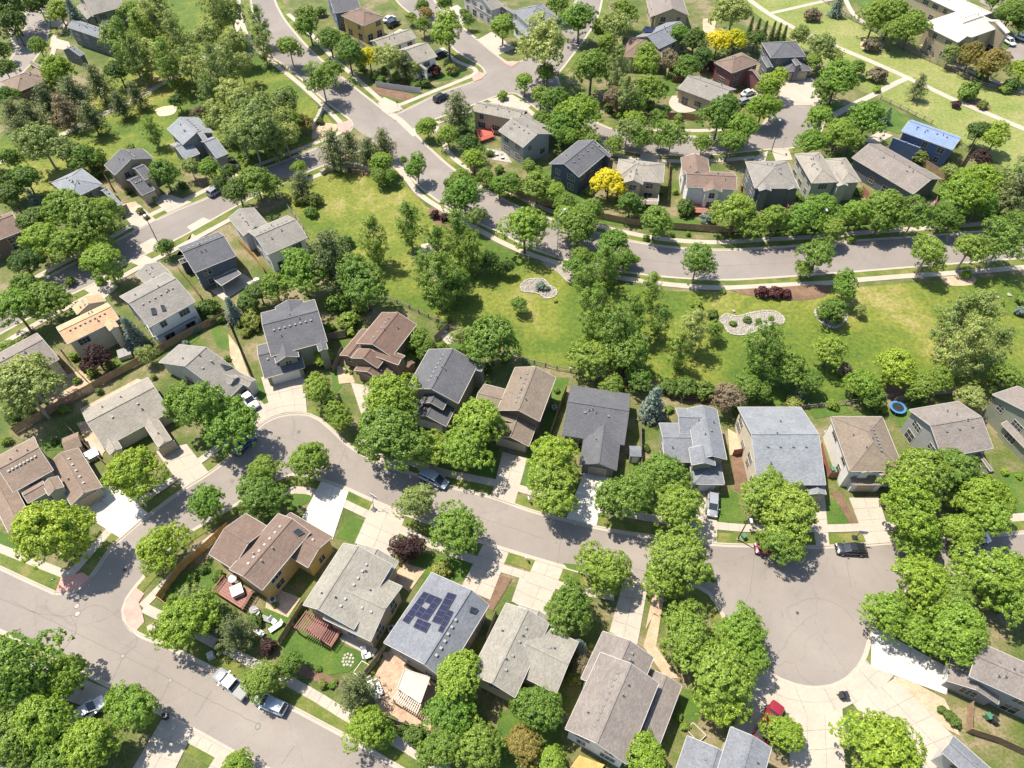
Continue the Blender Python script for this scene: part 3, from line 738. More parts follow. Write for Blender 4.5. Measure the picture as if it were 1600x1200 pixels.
def house(ref, label, cat, wall, roof, head, blocks, drive=None, trim="trim_white", gdoor="door_white", vents=5, seed=0, wins=True, win_w=1.3, group=None, mid=None):
    """head: two sighted points along one eave; blocks: opposite eave corners (sighted at eave height), height, roof kind"""
    R = random.Random(hash(ref) % 1000 if seed == 0 else seed)
    R = random.Random(sum(ord(c) for c in ref) + seed)
    z0 = blocks[0][4]
    hz = head[4] if len(head) > 4 else z0
    a, b = G(head[0], head[1], hz), G(head[2], head[3], hz)
    rz = math.atan2(b.y - a.y, b.x - a.x)
    c0 = (G(*blocks[0][:2], z0) + G(*blocks[0][2:4], z0)) / 2
    root = thing("house" if cat == "house" else "apartment_building", label, cat, (c0.x, c0.y, 0), rz, group)
    HOUSES.append((ref, c0.copy(), root))
    ca, sa = math.cos(-rz), math.sin(-rz)
    def loc(p):
        d = p - c0
        return Vector((d.x * ca - d.y * sa, d.x * sa + d.y * ca))
    cl = loc(Vector((0, 0)))
    camz = CAM_H
    dv = loc(G(*drive)) if drive else None
    B = []
    for bl in blocks:
        p, q = loc(G(bl[0], bl[1], bl[4])), loc(G(bl[2], bl[3], bl[4]))
        r = (min(p.x, q.x), max(p.x, q.x), min(p.y, q.y), max(p.y, q.y))
        t = bl[5]
        flags = bl[7] if len(bl) > 7 else ""
        if t == "h" or t == "g":
            pass
        if t == "g":
            t = "gu" if r[1] - r[0] > r[3] - r[2] else "gv"
        B.append(dict(r=r, z=bl[4], t=t, p=bl[6] if len(bl) > 6 else 0.42, f=flags, ro=bl[8] if len(bl) > 8 else None))
    wm, tm = MB(), MB()
    rparts = []
    for bi, b in enumerate(B):
        x0, x1, y0, y1 = b["r"]
        z, t, p = b["z"] + bi * 0.006, b["t"], b["p"]
        th = 0.16
        ov = OV if min(x1 - x0, y1 - y0) > 2.4 else 0.12
        wx0, wx1, wy0, wy1 = x0 + ov, x1 - ov, y0 + ov, y1 - ov
        zb = b.get("zb", 0.0)
        xm, ym = (x0 + x1) / 2, (y0 + y1) / 2
        if b["ro"]:
            ym = y0 + (y1 - y0) * b["ro"]
        rm = MB()
        if t == "f":
            rm.box(x0, x1, y0, y1, z - 0.1, z + 0.08)
            wm.box(wx0, wx1, wy0, wy1, zb, z - 0.11)
            edges = [((x0, y0, z), (x1, y0, z)), ((x1, y0, z), (x1, y1, z)), ((x1, y1, z), (x0, y1, z)), ((x0, y1, z), (x0, y0, z))]
        elif t in ("gu", "gv"):
            if t == "gu":
                h = (y1 - y0) / 2 * p
                A = [(x0, y0, z), (x1, y0, z), (x1, ym, z + h), (x0, ym, z + h), (x0, y1, z), (x1, y1, z)]
                wt = z + ov * p - th
                wh = (wy1 - wy0) / 2 * p
                vs = [(wx0, wy0, zb), (wx1, wy0, zb), (wx1, wy1, zb), (wx0, wy1, zb), (wx0, wy0, wt), (wx1, wy0, wt), (wx1, wy1, wt), (wx0, wy1, wt), (wx0, ym, wt + wh), (wx1, ym, wt + wh)]
                wm.solid(vs, [(0, 1, 5, 4), (2, 3, 7, 6), (1, 2, 6, 9, 5), (3, 0, 4, 8, 7), (4, 5, 9, 8), (6, 7, 8, 9)])
            else:
                h = (x1 - x0) / 2 * p
                A = [(x0, y1, z), (x0, y0, z), (xm, y0, z + h), (xm, y1, z + h), (x1, y1, z), (x1, y0, z)]
                wt = z + ov * p - th
                wh = (wx1 - wx0) / 2 * p
                vs = [(wx0, wy0, zb), (wx1, wy0, zb), (wx1, wy1, zb), (wx0, wy1, zb), (wx0, wy0, wt), (wx1, wy0, wt), (wx1, wy1, wt), (wx0, wy1, wt), (xm, wy0, wt + wh), (xm, wy1, wt + wh)]
                wm.solid(vs, [(0, 1, 5, 8, 4), (2, 3, 7, 9, 6), (1, 2, 6, 5), (3, 0, 4, 7), (4, 8, 9, 7), (5, 6, 9, 8)])
            lo = [(v[0], v[1], v[2] - th) for v in A]
            rm.solid(A + lo, [(0, 1, 2, 3), (3, 2, 5, 4), (7, 6, 9, 8), (8, 9, 10, 11), (0, 6, 7, 1), (1, 7, 8, 2), (2, 8, 11, 5), (5, 11, 10, 4), (4, 10, 9, 3), (3, 9, 6, 0)])
            edges = [(A[0], A[1]), (A[1], A[2]), (A[2], A[5]), (A[5], A[4]), (A[4], A[3]), (A[3], A[0])]
            rd = (Vector(A[3]), Vector(A[2]))
            cap = MB()
            rm.bar(rd[0] + Vector((0, 0, 0.03)), rd[1] + Vector((0, 0, 0.03)), 0.26, 0.05)
        else:
            L, Wd = x1 - x0, y1 - y0
            if L >= Wd:
                h = Wd / 2 * p
                r0, r1 = (x0 + Wd / 2, ym, z + h), (x1 - Wd / 2 - 0.01, ym, z + h)
                fs = [(0, 1, 5, 4), (2, 3, 4, 5), (1, 2, 5), (3, 0, 4)]
            else:
                h = L / 2 * p
                r0, r1 = (xm, y0 + L / 2, z + h), (xm, y1 - L / 2 - 0.01, z + h)
                fs = [(3, 0, 4, 5), (1, 2, 5, 4), (0, 1, 4), (2, 3, 5)]
            A = [(x0, y0, z), (x1, y0, z), (x1, y1, z), (x0, y1, z), r0, r1]
            lo = [(v[0], v[1], v[2] - th) for v in A[:4]]
            rm.solid(A + lo, fs + [(0, 6, 7, 1), (1, 7, 8, 2), (2, 8, 9, 3), (3, 9, 6, 0), (6, 9, 8, 7)])
            up = Vector((0, 0, 0.02))
            for i, k in ((0, 4), (3, 4 if L >= Wd else 5), (1, 5 if L >= Wd else 4), (2, 5), (4, 5)):
                rm.bar(Vector(A[i]) + up, Vector(A[k]) + up, 0.24, 0.05)
            wt = z + ov * p - th - 0.02
            wm.box(wx0, wx1, wy0, wy1, zb, min(wt, z + 0.02))
            edges = [(A[i], A[(i + 1) % 4]) for i in range(4)]
        for e0, e1 in edges:
            e0, e1 = Vector(e0), Vector(e1)
            d = (e1 - e0)
            mid_ = (e0 + e1) / 2
            out = Vector((mid_.x - xm, mid_.y - ym, 0))
            side = Vector((0, -1 if mid_.y < ym else 1, 0)) if abs(d.y) < 0.01 * d.length else Vector((-1 if mid_.x < xm else 1, 0, 0))
            if t in ("gu",) and abs(d.y) > 0.01:
                side = Vector((-1 if mid_.x < xm else 1, 0, 0))
            if t in ("gv",) and abs(d.x) > 0.01:
                side = Vector((0, -1 if mid_.y < ym else 1, 0))
            o = side * 0.055 - Vector((0, 0, 0.09))
            tm.bar(e0 + o, e1 + o, 0.07, 0.15)
        rp = part("roof", rm, "roof_" + roof, root)
        rparts.append((rp, b))
        b["w"] = (wx0, wx1, wy0, wy1)
    part("wall", wm, "wall_" + wall, root)
    part("gutter", tm, trim, root)
    # garage doors, front door, windows
    def covered(x, y, zz, me):
        for k, o in enumerate(B):
            if k != me:
                a0, a1, c0_, c1 = o["r"]
                if a0 - 0.05 < x < a1 + 0.05 and c0_ - 0.05 < y < c1 + 0.05 and roof_profile(o, x, y) > zz:
                    return True
        return False
    for bi, b in enumerate(B):
        if b["t"] == "f" and "w" not in b["f"]:
            continue
        wx0, wx1, wy0, wy1 = b["w"]
        walls = [((wx0, wy0), (wx1, wy0), (0, -1)), ((wx1, wy0), (wx1, wy1), (1, 0)), ((wx1, wy1), (wx0, wy1), (0, 1)), ((wx0, wy1), (wx0, wy0), (-1, 0))]
        gside = None
        if "G" in b["f"] and dv is not None:
            cx, cy = (wx0 + wx1) / 2, (wy0 + wy1) / 2
            gside = max(range(4), key=lambda k: walls[k][2][0] * (dv.x - cx) / (wx1 - wx0) + walls[k][2][1] * (dv.y - cy) / (wy1 - wy0))
        for k, (p, q, n) in enumerate(walls):
            p, q, n = Vector(p), Vector(q), Vector(n)
            L = (q - p).length
            d = (q - p) / L if L > 0 else Vector((1, 0))
            ang = math.atan2(d.y, d.x)
            if k == gside:
                w = 4.9 if L > 5.4 else 2.6
                n_d = 1
                if L > 8.6:
                    n_d = 2
                for j in range(n_d):
                    ww = w if j == 0 else 2.6
                    pos = p + d * (L / 2 if n_d == 1 else (L * 0.36 if j == 0 else L * 0.83))
                    gm, fm = gdoor_mesh(ww, gdoor)
                    dd = put("garage_door", gm, root, (pos.x + n.x * 0.03, pos.y + n.y * 0.03, 0.08), ang)
                    put("door_frame", fm, dd)
                if b["z"] > 4.6 and wins:
                    wmsh, pm = win_mesh(1.8, 1.2, 2, trim if trim != "trim_dark" else "trim_tan")
                    pos = p + d * L / 2
                    wo = put("window", wmsh, root, (pos.x + n.x * 0.01, pos.y + n.y * 0.01, b["z"] - 1.9), ang)
                    put("pane", pm, wo)
                continue
            # seen from the air side only
            mw = c0 + Vector((((p + q) / 2).x * math.cos(rz) - ((p + q) / 2).y * math.sin(rz), ((p + q) / 2).x * math.sin(rz) + ((p + q) / 2).y * math.cos(rz)))
            nw = Vector((n.x * math.cos(rz) - n.y * math.sin(rz), n.x * math.sin(rz) + n.y * math.cos(rz)))
            if nw.dot(-mw) < -2 or not wins:
                continue
            levels = [(0.95, 1.35)] if b["z"] < 4.4 else [(0.95, 1.35), (b["z"] - 2.0, 1.25)]
            if b["t"] == ("gu" if k in (1, 3) else "gv") and L > 6 and b["z"] < 4.4 and False:
                levels.append((3.2, 1.0))
            cnt = max(1, int(L / 3.4)) if L > 2.2 else 0
            for zz, hh in levels:
                for j in range(cnt):
                    if R.random() < 0.12:
                        continue
                    pos = p + d * L * (j + 0.5) / cnt
                    tst = pos + n * 0.3
                    ww = R.choice([1.1, 1.5, 1.9]) if L / cnt > 2.6 else 0.9
                    if any(covered(tst.x + d.x * e, tst.y + d.y * e, zz + 0.2, bi) for e in (-ww / 2 - 0.2, 0, ww / 2 + 0.2)):
                        continue
                    if zz < 1 and L / cnt > 2.8 and R.random() < 0.3:
                        wmsh, pm = win_mesh(1.8, 1.95, 2, "trim_white" if trim == "trim_dark" else trim)
                        wo = put("patio_door", wmsh, root, (pos.x + n.x * 0.01, pos.y + n.y * 0.01, 0.2), ang)
                        put("pane", pm, wo)
                        continue
                    wmsh, pm = win_mesh(ww, hh, 2 if ww < 1.8 else 3, "trim_white" if trim == "trim_dark" else trim)
                    wo = put("window", wmsh, root, (pos.x + n.x * 0.01, pos.y + n.y * 0.01, zz), ang)
                    put("pane", pm, wo)
    # front door beside the garage
    # vents on the biggest roofs
    big = sorted(B, key=lambda b: -(b["r"][1] - b["r"][0]) * (b["r"][3] - b["r"][2]))
    for bi, b in enumerate(big[:2]):
        if b["t"] == "f":
            continue
        x0, x1, y0, y1 = b["r"]
        along_x = (x1 - x0 >= y1 - y0) if b["t"] == "h" else b["t"] == "gu"
        n = vents if bi == 0 else max(0, vents - 3)
        sgn = -1 if R.random() < 0.65 else 1
        for i in range(n):
            s = 0.25 + 0.5 * (i + 0.5) / n if b["t"] == "h" else 0.12 + 0.76 * (i + 0.5) / n
            if along_x:
                x, y = x0 + (x1 - x0) * s, (y0 + y1) / 2 + sgn * 0.16 * (y1 - y0) / 2 * 1.6
            else:
                x, y = (x0 + x1) / 2 + sgn * 0.16 * (x1 - x0) / 2 * 1.6, y0 + (y1 - y0) * s
            if covered(x, y, roof_profile(b, x, y), B.index(b)):
                continue
            put("roof_vent", small_mesh("box_vent"), root, (x, y, roof_profile(b, x, y)), 0)
        for i in range(0 if vents == 0 else 3 if bi == 0 else 1):
            x, y = x0 + (x1 - x0) * R.uniform(0.2, 0.8), y0 + (y1 - y0) * R.uniform(0.2, 0.8)
            if not covered(x, y, roof_profile(b, x, y), B.index(b)):
                put("vent_pipe", small_mesh("pipe_vent"), root, (x, y, roof_profile(b, x, y)), 0)
    root["_r"] = 0
    del root["_r"]
    return root, B, loc
def on_roof(B, x, y):
    return max(roof_profile(b, x, y) for b in B if b["r"][0] <= x <= b["r"][1] and b["r"][2] <= y <= b["r"][3])
def roof_vents(h, q, z=6.3):
    root, B, loc = h
    v = nums(q)
    for k in range(len(v) // 2):
        zz = z
        for _ in range(6):
            l = loc(G(v[2 * k], v[2 * k + 1], zz))
            try:
                zz = on_roof(B, l.x, l.y)
            except ValueError:
                break
        put("roof_vent", small_mesh("box_vent"), root, (l.x, l.y, zz), 0)
def roof_slab(h, name, q, mat, lift=0.1, zguess=6.5, thick=0.06, nx=1, ny=1, frame=None):
    """panels or a skylight lying on a roof; q: four sighted corners"""
    root, B, loc = h
    xy = nums(q)
    out = []
    pts = []
    for i in range(4):
        z = zguess
        for _ in range(6):
            l = loc(G(xy[2 * i], xy[2 * i + 1], z))
            try:
                z = on_roof(B, l.x, l.y)
            except ValueError:
                pass
        pts.append(Vector((l.x, l.y, z + lift)))
    nrm = (pts[1] - pts[0]).cross(pts[3] - pts[0]).normalized()
    if nrm.z < 0:
        nrm = -nrm
    def at(s, t):
        return pts[0].lerp(pts[1], s).lerp(pts[3].lerp(pts[2], s), t)
    for i in range(nx):
        for j in range(ny):
            e, g = 0.006, 0.006
            m = MB()
            c = [at((i + e) / nx, (j + g) / ny), at((i + 1 - e) / nx, (j + g) / ny), at((i + 1 - e) / nx, (j + 1 - g) / ny), at((i + e) / nx, (j + 1 - g) / ny)]
            m.solid([v - nrm * thick for v in c] + [v for v in c], [(4, 5, 6, 7), (3, 2, 1, 0), (0, 1, 5, 4), (1, 2, 6, 5), (2, 3, 7, 6), (3, 0, 4, 7)])
            o = part(name, m, mat, root)
            out.append(o)
            if frame:
                f = MB()
                for u in range(4):
                    f.bar(c[u] + nrm * 0.01, c[(u + 1) % 4] + nrm * 0.01, 0.05, 0.06)
                part(name + "_frame", f, frame, o)
    return out

# --- the row on the far side of the curved street, from the left
H1 = house("brown house at the corner", "brown tiled house with a small window dormer above its garage, left edge by the corner", "house", "sage", "brick_red", (112, 784, 170, 750, 2.8),
      [(53, 682.5, 21, 769, 4.8, "gu", .38), (122, 700, 111, 789, 2.9, "gv", .42, "G"), (66, 750, 44, 786, 4.1, "gu", .4), (-30, 745, 50, 812, 2.8, "h", .4), (76, 774, 90, 744, 4.4, "gv", .5)], (200, 815), gdoor="door_tan", vents=8)
H2 = house("beige ranch beside the lime tree", "low beige grey ranch house with lime green tree before its front windows", "house", "cream", "tan", (140, 654, 236, 604, 4.5),
      [(128, 642, 266, 643, 3.0, "gu", .4), (215, 648, 268, 687, 2.9, "gv", .4, "G"), (160, 690, 190, 700, 2.9, "gv", .4)], (290, 730), gdoor="door_tan", vents=2)
H3 = house("grey ranch with roof windows", "grey ranch house behind the big street tree with two gable roof windows", "house", "pale", "grey", (245, 567, 297, 522, 3.0),
      [(248, 566, 388, 592, 3.0, "gu", .45), (322, 555, 388, 604, 3.2, "gv", .45), (335, 570, 360, 600, 3.9, "gv", .5), (328, 556, 352, 580, 3.9, "gv", .5)], (385, 640), vents=2)
H4 = house("slate house with three garage doors", "dark slate two storey house with white garage doors at head of the bend", "house", "green", "slate", (402, 580, 475, 560, 2.8),
      [(408, 489, 511, 533, 5.4, "gu", .42), (402, 540, 476, 574, 2.8, "gu", .4, "G"), (420, 520, 467, 557, 5.0, "gv", .5), (484, 500, 512, 545, 5.2, "gv", .42), (430, 480, 482, 500, 5.5, "gv", .4)], (440, 610), gdoor="door_white", vents=8, trim="trim_tan")
H5 = house("chocolate brown house", "chocolate brown two storey house with matching brown walls and steep split roof", "house", "brown", "chocolate", (597, 487, 553, 540),
      [(597, 488, 612, 557, 5.5, "gu", .42), (565, 514, 560, 566, 3.0, "gu", .42), (578, 548, 600, 597, 2.9, "gu", .42, "G"), (560, 545, 590, 575, 4.6, "gu", .45), (590, 540, 622, 570, 5.2, "gv", .4)], (575, 640), gdoor="door_brown", trim="trim_tan", vents=5)
H6 = house("slate house in street trees", "dark slate two storey house half hidden by the tallest street trees", "house", "green", "slate", (670, 546, 645, 590),
      [(670, 546, 716, 630, 5.4, "gu", .42), (664, 602, 697, 666, 2.9, "gu", .42, "G"), (668, 606, 692, 640, 4.6, "gu", .5), (705, 556, 752, 580, 5.2, "gv", .4)], (680, 690), gdoor="door_white", vents=7, trim="trim_tan")
H7 = house("tan brown house with long driveway", "light brown two storey house with small upper windows above long white driveway", "house", "brown", "dark_tan", (866, 600, 845, 657),
      [(805, 574, 843, 658, 5.4, "gu", .42), (792, 625, 826, 697, 2.9, "gu", .42, "G"), (757, 600, 805, 660, 4.2, "gv", .4)], (805, 740), gdoor="door_tan", trim="trim_tan", vents=7)
H8 = house("big charcoal ranch", "big charcoal roofed ranch house with dark garage gable and little side shed", "house", "slate", "slate", (882, 625, 985, 641, 4.6),
      [(893, 602, 975, 695, 3.2, "gu", .42), (918, 650, 963, 735, 3.1, "gv", .42, "G")], (930, 775), gdoor="door_grey", trim="trim_dark", vents=2)
H9 = house("grey house with small gable", "mid grey two storey house with small white gable window over lower roof", "house", "green", "blue_grey", (1075, 755, 1132, 756, 2.8),
      [(1073.7, 638.4, 1135.4, 717.7, 5.3, "gv", .4), (1056, 637.7, 1100, 678, 5.0, "gu", .4), (1030, 661, 1090, 722, 3.8, "gu", .36), (1074, 700, 1132, 757, 2.9, "h", .36, "G"), (1076.6, 700, 1117.6, 727, 5.25, "gv", .42)], (1105, 790), gdoor="door_white", vents=1)
H10 = house("pale blue speckled roof house", "wide house with pale blue grey speckled roof and cream side walls", "house", "cream", "pale_blue", (1180, 665, 1272, 665, 6),
      [(1153, 636, 1290, 757, 4.6, "gu", .38), (1240, 690, 1291, 772, 3.6, "gv", .35, "G")], (1285, 810), gdoor="door_tan", vents=4)
H11 = house("taupe house with white side", "taupe roofed house with tall white side wall and little hipped garage", "house", "white", "dark_tan", (1327, 745, 1385, 745, 2.8),
      [(1298, 651, 1413, 736, 5.4, "h", .42), (1318, 715, 1386, 757, 2.9, "h", .42, "G"), (1332, 700, 1362, 738, 5.2, "gv", .45), (1362, 705, 1386, 742, 5.0, "gv", .45)], (1355, 800), gdoor="door_tan", vents=8)
H12 = house("taupe house with two side windows", "taupe roofed house with pale side wall and white framed windows behind huge tree", "house", "grey", "taupe", (1421, 640, 1497, 627, 5.4),
      [(1421, 640, 1552, 700, 5.3, "gu", .42), (1500, 670, 1552, 735, 3.6, "gv", .42)], vents=3)
H13 = house("olive house at right edge", "olive walled house with taupe roof cut off by right edge of the row", "house", "green", "taupe", (1551, 618, 1600, 602, 5.4),
      [(1551, 616, 1680, 690, 5.4, "gu", .42), (1565, 662, 1650, 718, 2.9, "gv", .42)], vents=3)
# --- the row on the near side of the curved street
H14 = house("red brown house with deck", "red brown roofed house with yellow walls and red deck at its back", "house", "yellow", "red", (376, 901.5, 440.5, 826.5),
      [(434.5, 802.5, 409.7, 921.7, 5.4, "gu", .4), (326.5, 865.5, 420, 824, 4.9, "gv", .4), (454, 801, 481, 886.5, 4.3, "gv", .4, "G")], (510, 790), gdoor="door_tan", vents=7)
H15 = house("house with the pergola", "grey green roofed house with long red slatted pergola over back deck", "house", "tan", "beige", (466.7, 945, 528, 851.7),
      [(553, 983, 536.5, 849, 5.4, "gu", .36, "", .66), (579, 1001.7, 556.7, 884, 4.7, "gv", .38), (560, 850, 606, 905, 4.3, "gu", .36, "G")], (600, 835), vents=7)
H16 = house("solar panel house", "blue grey house with two groups of dark solar panels on its roof", "house", "grey", "blue_grey", (657, 919, 599, 1004),
      [(600, 1004, 764, 945, 5.4, "gu", .36, "", .70), (690, 912, 745, 950, 4.0, "gv", .35, "G")], (750, 890), vents=0)
H17 = house("olive grey house beside the panels", "plain olive grey roofed house between solar panel house and blue spruce", "house", "tan", "beige", (746.7, 1023.5, 785, 948.5),
      [(804.5, 1089.5, 791, 942.5, 5.2, "gu", .38), (869, 1083.5, 839, 972.5, 4.6, "gv", .38), (812, 945, 858, 1000, 4.3, "gu", .36, "G")], (845, 920), vents=4)
H18 = house("taupe house with balcony", "large taupe roofed house with white back wall below the spruce", "house", "white", "taupe", (886.3, 1136.7, 929.4, 1042.8),
      [(883.4, 1138.6, 1029, 1067.7, 5.4, "gu", .4), (1021.3, 1027.5, 908, 1060, 4.9, "gu", .4, "G"), (1031, 1161.6, 1013.7, 1044.7, 3.2, "gu", .34), (948, 1150, 978, 1185, 3.4, "gv", .4)], (985, 960), vents=9)
H19 = house("speckled blue roof at bottom", "speckled blue grey roof cut off by the bottom edge beside red pickup", "house", "pale", "blue_grey", (1142, 1135, 1200, 1165, 5.2),
      [(1142, 1136, 1172, 1290, 5.2, "gv", .3), (1074, 1150, 1135, 1290, 4.0, "gv", .36)], vents=3)
H20 = house("taupe house by the white driveway", "taupe house with white bay windows at end of brightest driveway", "house", "grey", "taupe", (1487, 1023, 1478, 1088, 2.9),
      [(1522, 1000, 1700, 1140, 5.4, "gv", .4), (1486, 1024, 1560, 1100, 2.9, "gu", .36, "G"), (1520, 1030, 1575, 1068, 5.0, "gv", .45)], (1440, 1040), vents=4)
H21 = house("lilac grey roof in bottom corner", "lilac grey gable roof cut off by the bottom right corner", "house", "pale", "blue_grey", (1478, 1198, 1515, 1146, 4.6), [(1490, 1150, 1600, 1290, 4.6, "gv", .42)], vents=2)
H22 = house("house under bottom left trees", "tan roofed house corner below the trees at bottom left", "house", "tan", "tan", (-40, 1210, 20, 1173, 4.8), [(-60, 1185, 52, 1230, 4.8, "h", .4)], vents=2)
# --- along the back street on the left
H23 = house("grey house with two joined roofs", "light grey house with two joined gable roofs and white rear wall by park", "house", "white", "grey", (411, 400, 480, 370),
      [(388, 362, 480, 371, 5.3, "gu", .38), (357, 340, 420, 352, 4.6, "gv", .38, "G")], (350, 325), vents=7)
H24 = house("slate house with patio roof", "dark slate house with separate flat patio roof and hot tub terrace", "house", "slate", "slate", (304, 426, 377, 396),
      [(304, 426, 341, 362, 5.3, "gu", .42), (279, 406, 312, 400, 3.0, "gu", .38), (308, 380, 342, 372, 4.8, "gv", .42, "G")], (300, 340), vents=7, gdoor="door_grey")
H25 = house("house with white railed deck", "long grey roofed house with blue deck and white railing behind", "house", "white", "grey", (227, 514, 306, 470),
      [(187, 463, 305, 471, 5.4, "gu", .38), (212, 428, 270, 430, 4.4, "gv", .38, "G")], (220, 410), vents=6)
H26 = house("orange roofed house", "orange shingled house with tan rear wall and white framed windows", "house", "cream", "orange", (107, 537, 187, 498),
      [(88, 511, 186, 498, 5.4, "gu", .4), (113, 480, 165, 470, 4.6, "gv", .4, "G"), (150, 487, 185, 510, 5.5, "gv", .4)], (150, 450), vents=8)
H27 = house("beige house at left edge", "beige roofed house at left edge below the orange roof", "house", "cream", "taupe", (75, 570, 93, 560),
      [(-40, 572, 92, 561, 4.8, "gu", .38)], vents=1)
H28 = house("pale blue house by the park", "pale blue grey house standing alone at edge of the park lawn", "house", "grey", "pale_blue", (260, 201, 290, 231),
      [(261, 201, 334, 207, 5.4, "gu", .4), (310, 220, 356, 240, 4.2, "gv", .42, "G"), (266, 226, 312, 240, 3.4, "gv", .36), (300, 205, 330, 225, 5.2, "gv", .42)], (365, 265), vents=6, gdoor="door_grey")
H29 = house("dark grey tan walled house", "dark grey roofed house with tan walls beside the narrow poplar", "house", "tan", "slate", (163, 258, 192, 285),
      [(163, 258, 240, 247, 5.2, "gu", .42), (195, 280, 242, 296, 3.0, "gv", .42, "G"), (205, 262, 240, 275, 5.0, "gv", .4)], (240, 320), vents=7, gdoor="door_tan")
H30 = house("pale blue house behind the round trees", "pale blue grey roof above the clump of round green trees", "house", "grey", "pale_blue", (79, 285, 110, 310),
      [(80, 285, 160, 288, 5.0, "h", .4), (150, 296, 190, 318, 3.0, "gv", .4, "G")], (205, 340), vents=4, gdoor="door_grey")
H31 = house("red roof at left edge", "dull red roof cut off by the left edge", "house", "brown", "red", (-10, 380, 36, 362), [(-60, 360, 36, 360, 4.6, "gu", .4)], vents=1, trim="trim_tan")
H32 = house("terracotta house at top left", "terracotta roofed house beside the small curving street at top left", "house", "brown", "brick_red", (0, 128, 50, 160),
      [(0, 128, 80, 122, 3.6, "h", .4), (45, 98, 78, 112, 3.3, "gu", .4)], vents=2, trim="trim_tan")
H33 = house("blue grey house with roof panels", "blue grey house with one solar array near top left corner", "house", "slate", "blue_grey", (102, 46, 172, 70),
      [(105, 42, 188, 54, 5.2, "gu", .4), (98, 78, 132, 84, 3.2, "gv", .4, "G")], (95, 75), vents=4)
H34 = house("green walled house at top left", "dark green walled house with grey roof cut by top edge", "house", "green", "grey", (140, 26, 193, 12), [(118, -10, 194, 10, 5.4, "gu", .4), (120, 10, 150, 26, 4.6, "gv", .4)], vents=1)
# --- top centre
H35 = house("red roofed yellow house", "red roofed house with pale yellow walls at the top", "house", "yellow", "red", (562, 42, 600, 25), [(533, 24, 600, 26, 5.4, "h", .4)], vents=2)
H36 = house("slate house at the top", "slate roofed house with blue side wall cut by top edge", "house", "blue", "slate", (515, 22, 565, 14), [(508, -10, 564, 14, 5.2, "gu", .4)], vents=1)
H37 = house("beige corner house with white fence", "beige roofed white house on the street corner behind white fence", "house", "white", "tan", (590, 75, 650, 55),
      [(578, 64, 651, 59, 5.0, "gu", .4), (622, 78, 683, 88, 5.0, "gu", .4), (640, 90, 668, 108, 4.6, "gv", .45)], vents=3)
H38 = house("grey house left at top", "grey house with several small gables cut by top edge, driveway in front", "house", "pale", "grey", (742, 24, 790, 8), [(722, -12, 785, 10, 5.4, "gu", .4), (740, 8, 772, 24, 3.4, "gv", .42), (765, -5, 805, 22, 5.0, "gv", .42)], vents=1)
H39 = house("white house right at top", "white walled grey hipped house at top with dark lower porch roof", "house", "white", "blue_grey", (820, 42, 872, 30), [(801, 16, 873, 28, 5.4, "h", .42), (800, 36, 836, 52, 3.4, "gv", .42)], vents=2)
H40 = house("tan house beyond the yellow tree", "tan roofed house cut by top edge near the open green belt", "house", "tan", "taupe", (1010, 24, 1078, 24), [(1012, -15, 1076, 24, 4.6, "gv", .4), (1010, 0, 1030, 26, 3.6, "gv", .4)], vents=1)
H41 = house("slate house with one solar array", "blue grey house with small solar array among the trees at top", "house", "grey", "blue_grey", (992, 60, 1062, 28), [(992, 58, 1080, 52, 5.2, "gu", .42), (1010, 52, 1040, 70, 5.0, "gv", .42)], vents=1)
H42 = house("dull red roof in the trees", "dull red roof mostly hidden among tall trees near the top", "house", "tan", "red", (973, 60, 1005, 62), [(973, 58, 1034, 92, 4.2, "h", .4)], vents=1, trim="trim_tan")
# --- between the wide road and the loop
H43 = house("tan house with red deck", "tan walled house with bright red deck beside the side street", "house", "tan", "tan", (737, 173, 770, 180), [(738, 173, 820, 173, 5.2, "gu", .4), (765, 160, 815, 185, 5.3, "gu", .4)], vents=3)
H44 = house("grey house with big windows", "grey sided two storey house with tall white rear windows and patio", "house", "grey", "grey", (778, 204, 825, 236), [(779, 204, 862, 209, 5.4, "gu", .4), (800, 184, 858, 198, 5.0, "gu", .38)], vents=4)
H45 = house("navy house", "navy walled house with charcoal roof beside grey house with big windows", "house", "navy", "slate", (903, 274, 952, 233), [(858, 256, 950, 238, 5.4, "gu", .42), (905, 222, 952, 245, 5.3, "gu", .4)], vents=5)
H46 = house("tan house behind the yellow tree", "tan two storey house with beige roof right behind bright yellow tree", "house", "tan", "tan", (977, 280, 1034, 286), [(967, 248, 1036, 286, 5.4, "h", .4), (978, 262, 1004, 288, 5.5, "gv", .45)], vents=4)
H47 = house("white house with red roof", "white walled two storey house under dull red roof with rear patio", "house", "white", "red", (1071, 293, 1150, 297), [(1070, 266, 1151, 296, 5.4, "gu", .38), (1064, 246, 1110, 275, 5.3, "gv", .38), (1098, 280, 1128, 300, 5.4, "gv", .4)], vents=3)
H48 = house("grey house with two gables", "dark grey walled house with beige grey roof right of white house", "house", "slate", "grey", (1166, 294, 1247, 294), [(1165, 252, 1248, 294, 5.4, "h", .4), (1176, 268, 1205, 298, 5.5, "gv", .42), (1225, 280, 1250, 296, 5.2, "gv", .4)], vents=3)
H49 = house("sage green house", "sage green walled house with beige roof in back row", "house", "sage", "tan", (1266, 287, 1346, 283), [(1242, 240, 1310, 284, 5.4, "h", .4), (1290, 248, 1346, 284, 5.2, "h", .4), (1298, 272, 1325, 290, 5.0, "gv", .42)], vents=3)
H50 = house("long tan roofed house", "long low tan brown roofed house set at angle beside blue house", "house", "slate", "taupe", (1340, 251, 1426, 302), [(1375, 225, 1427, 303, 4.2, "gu", .38)], vents=2)
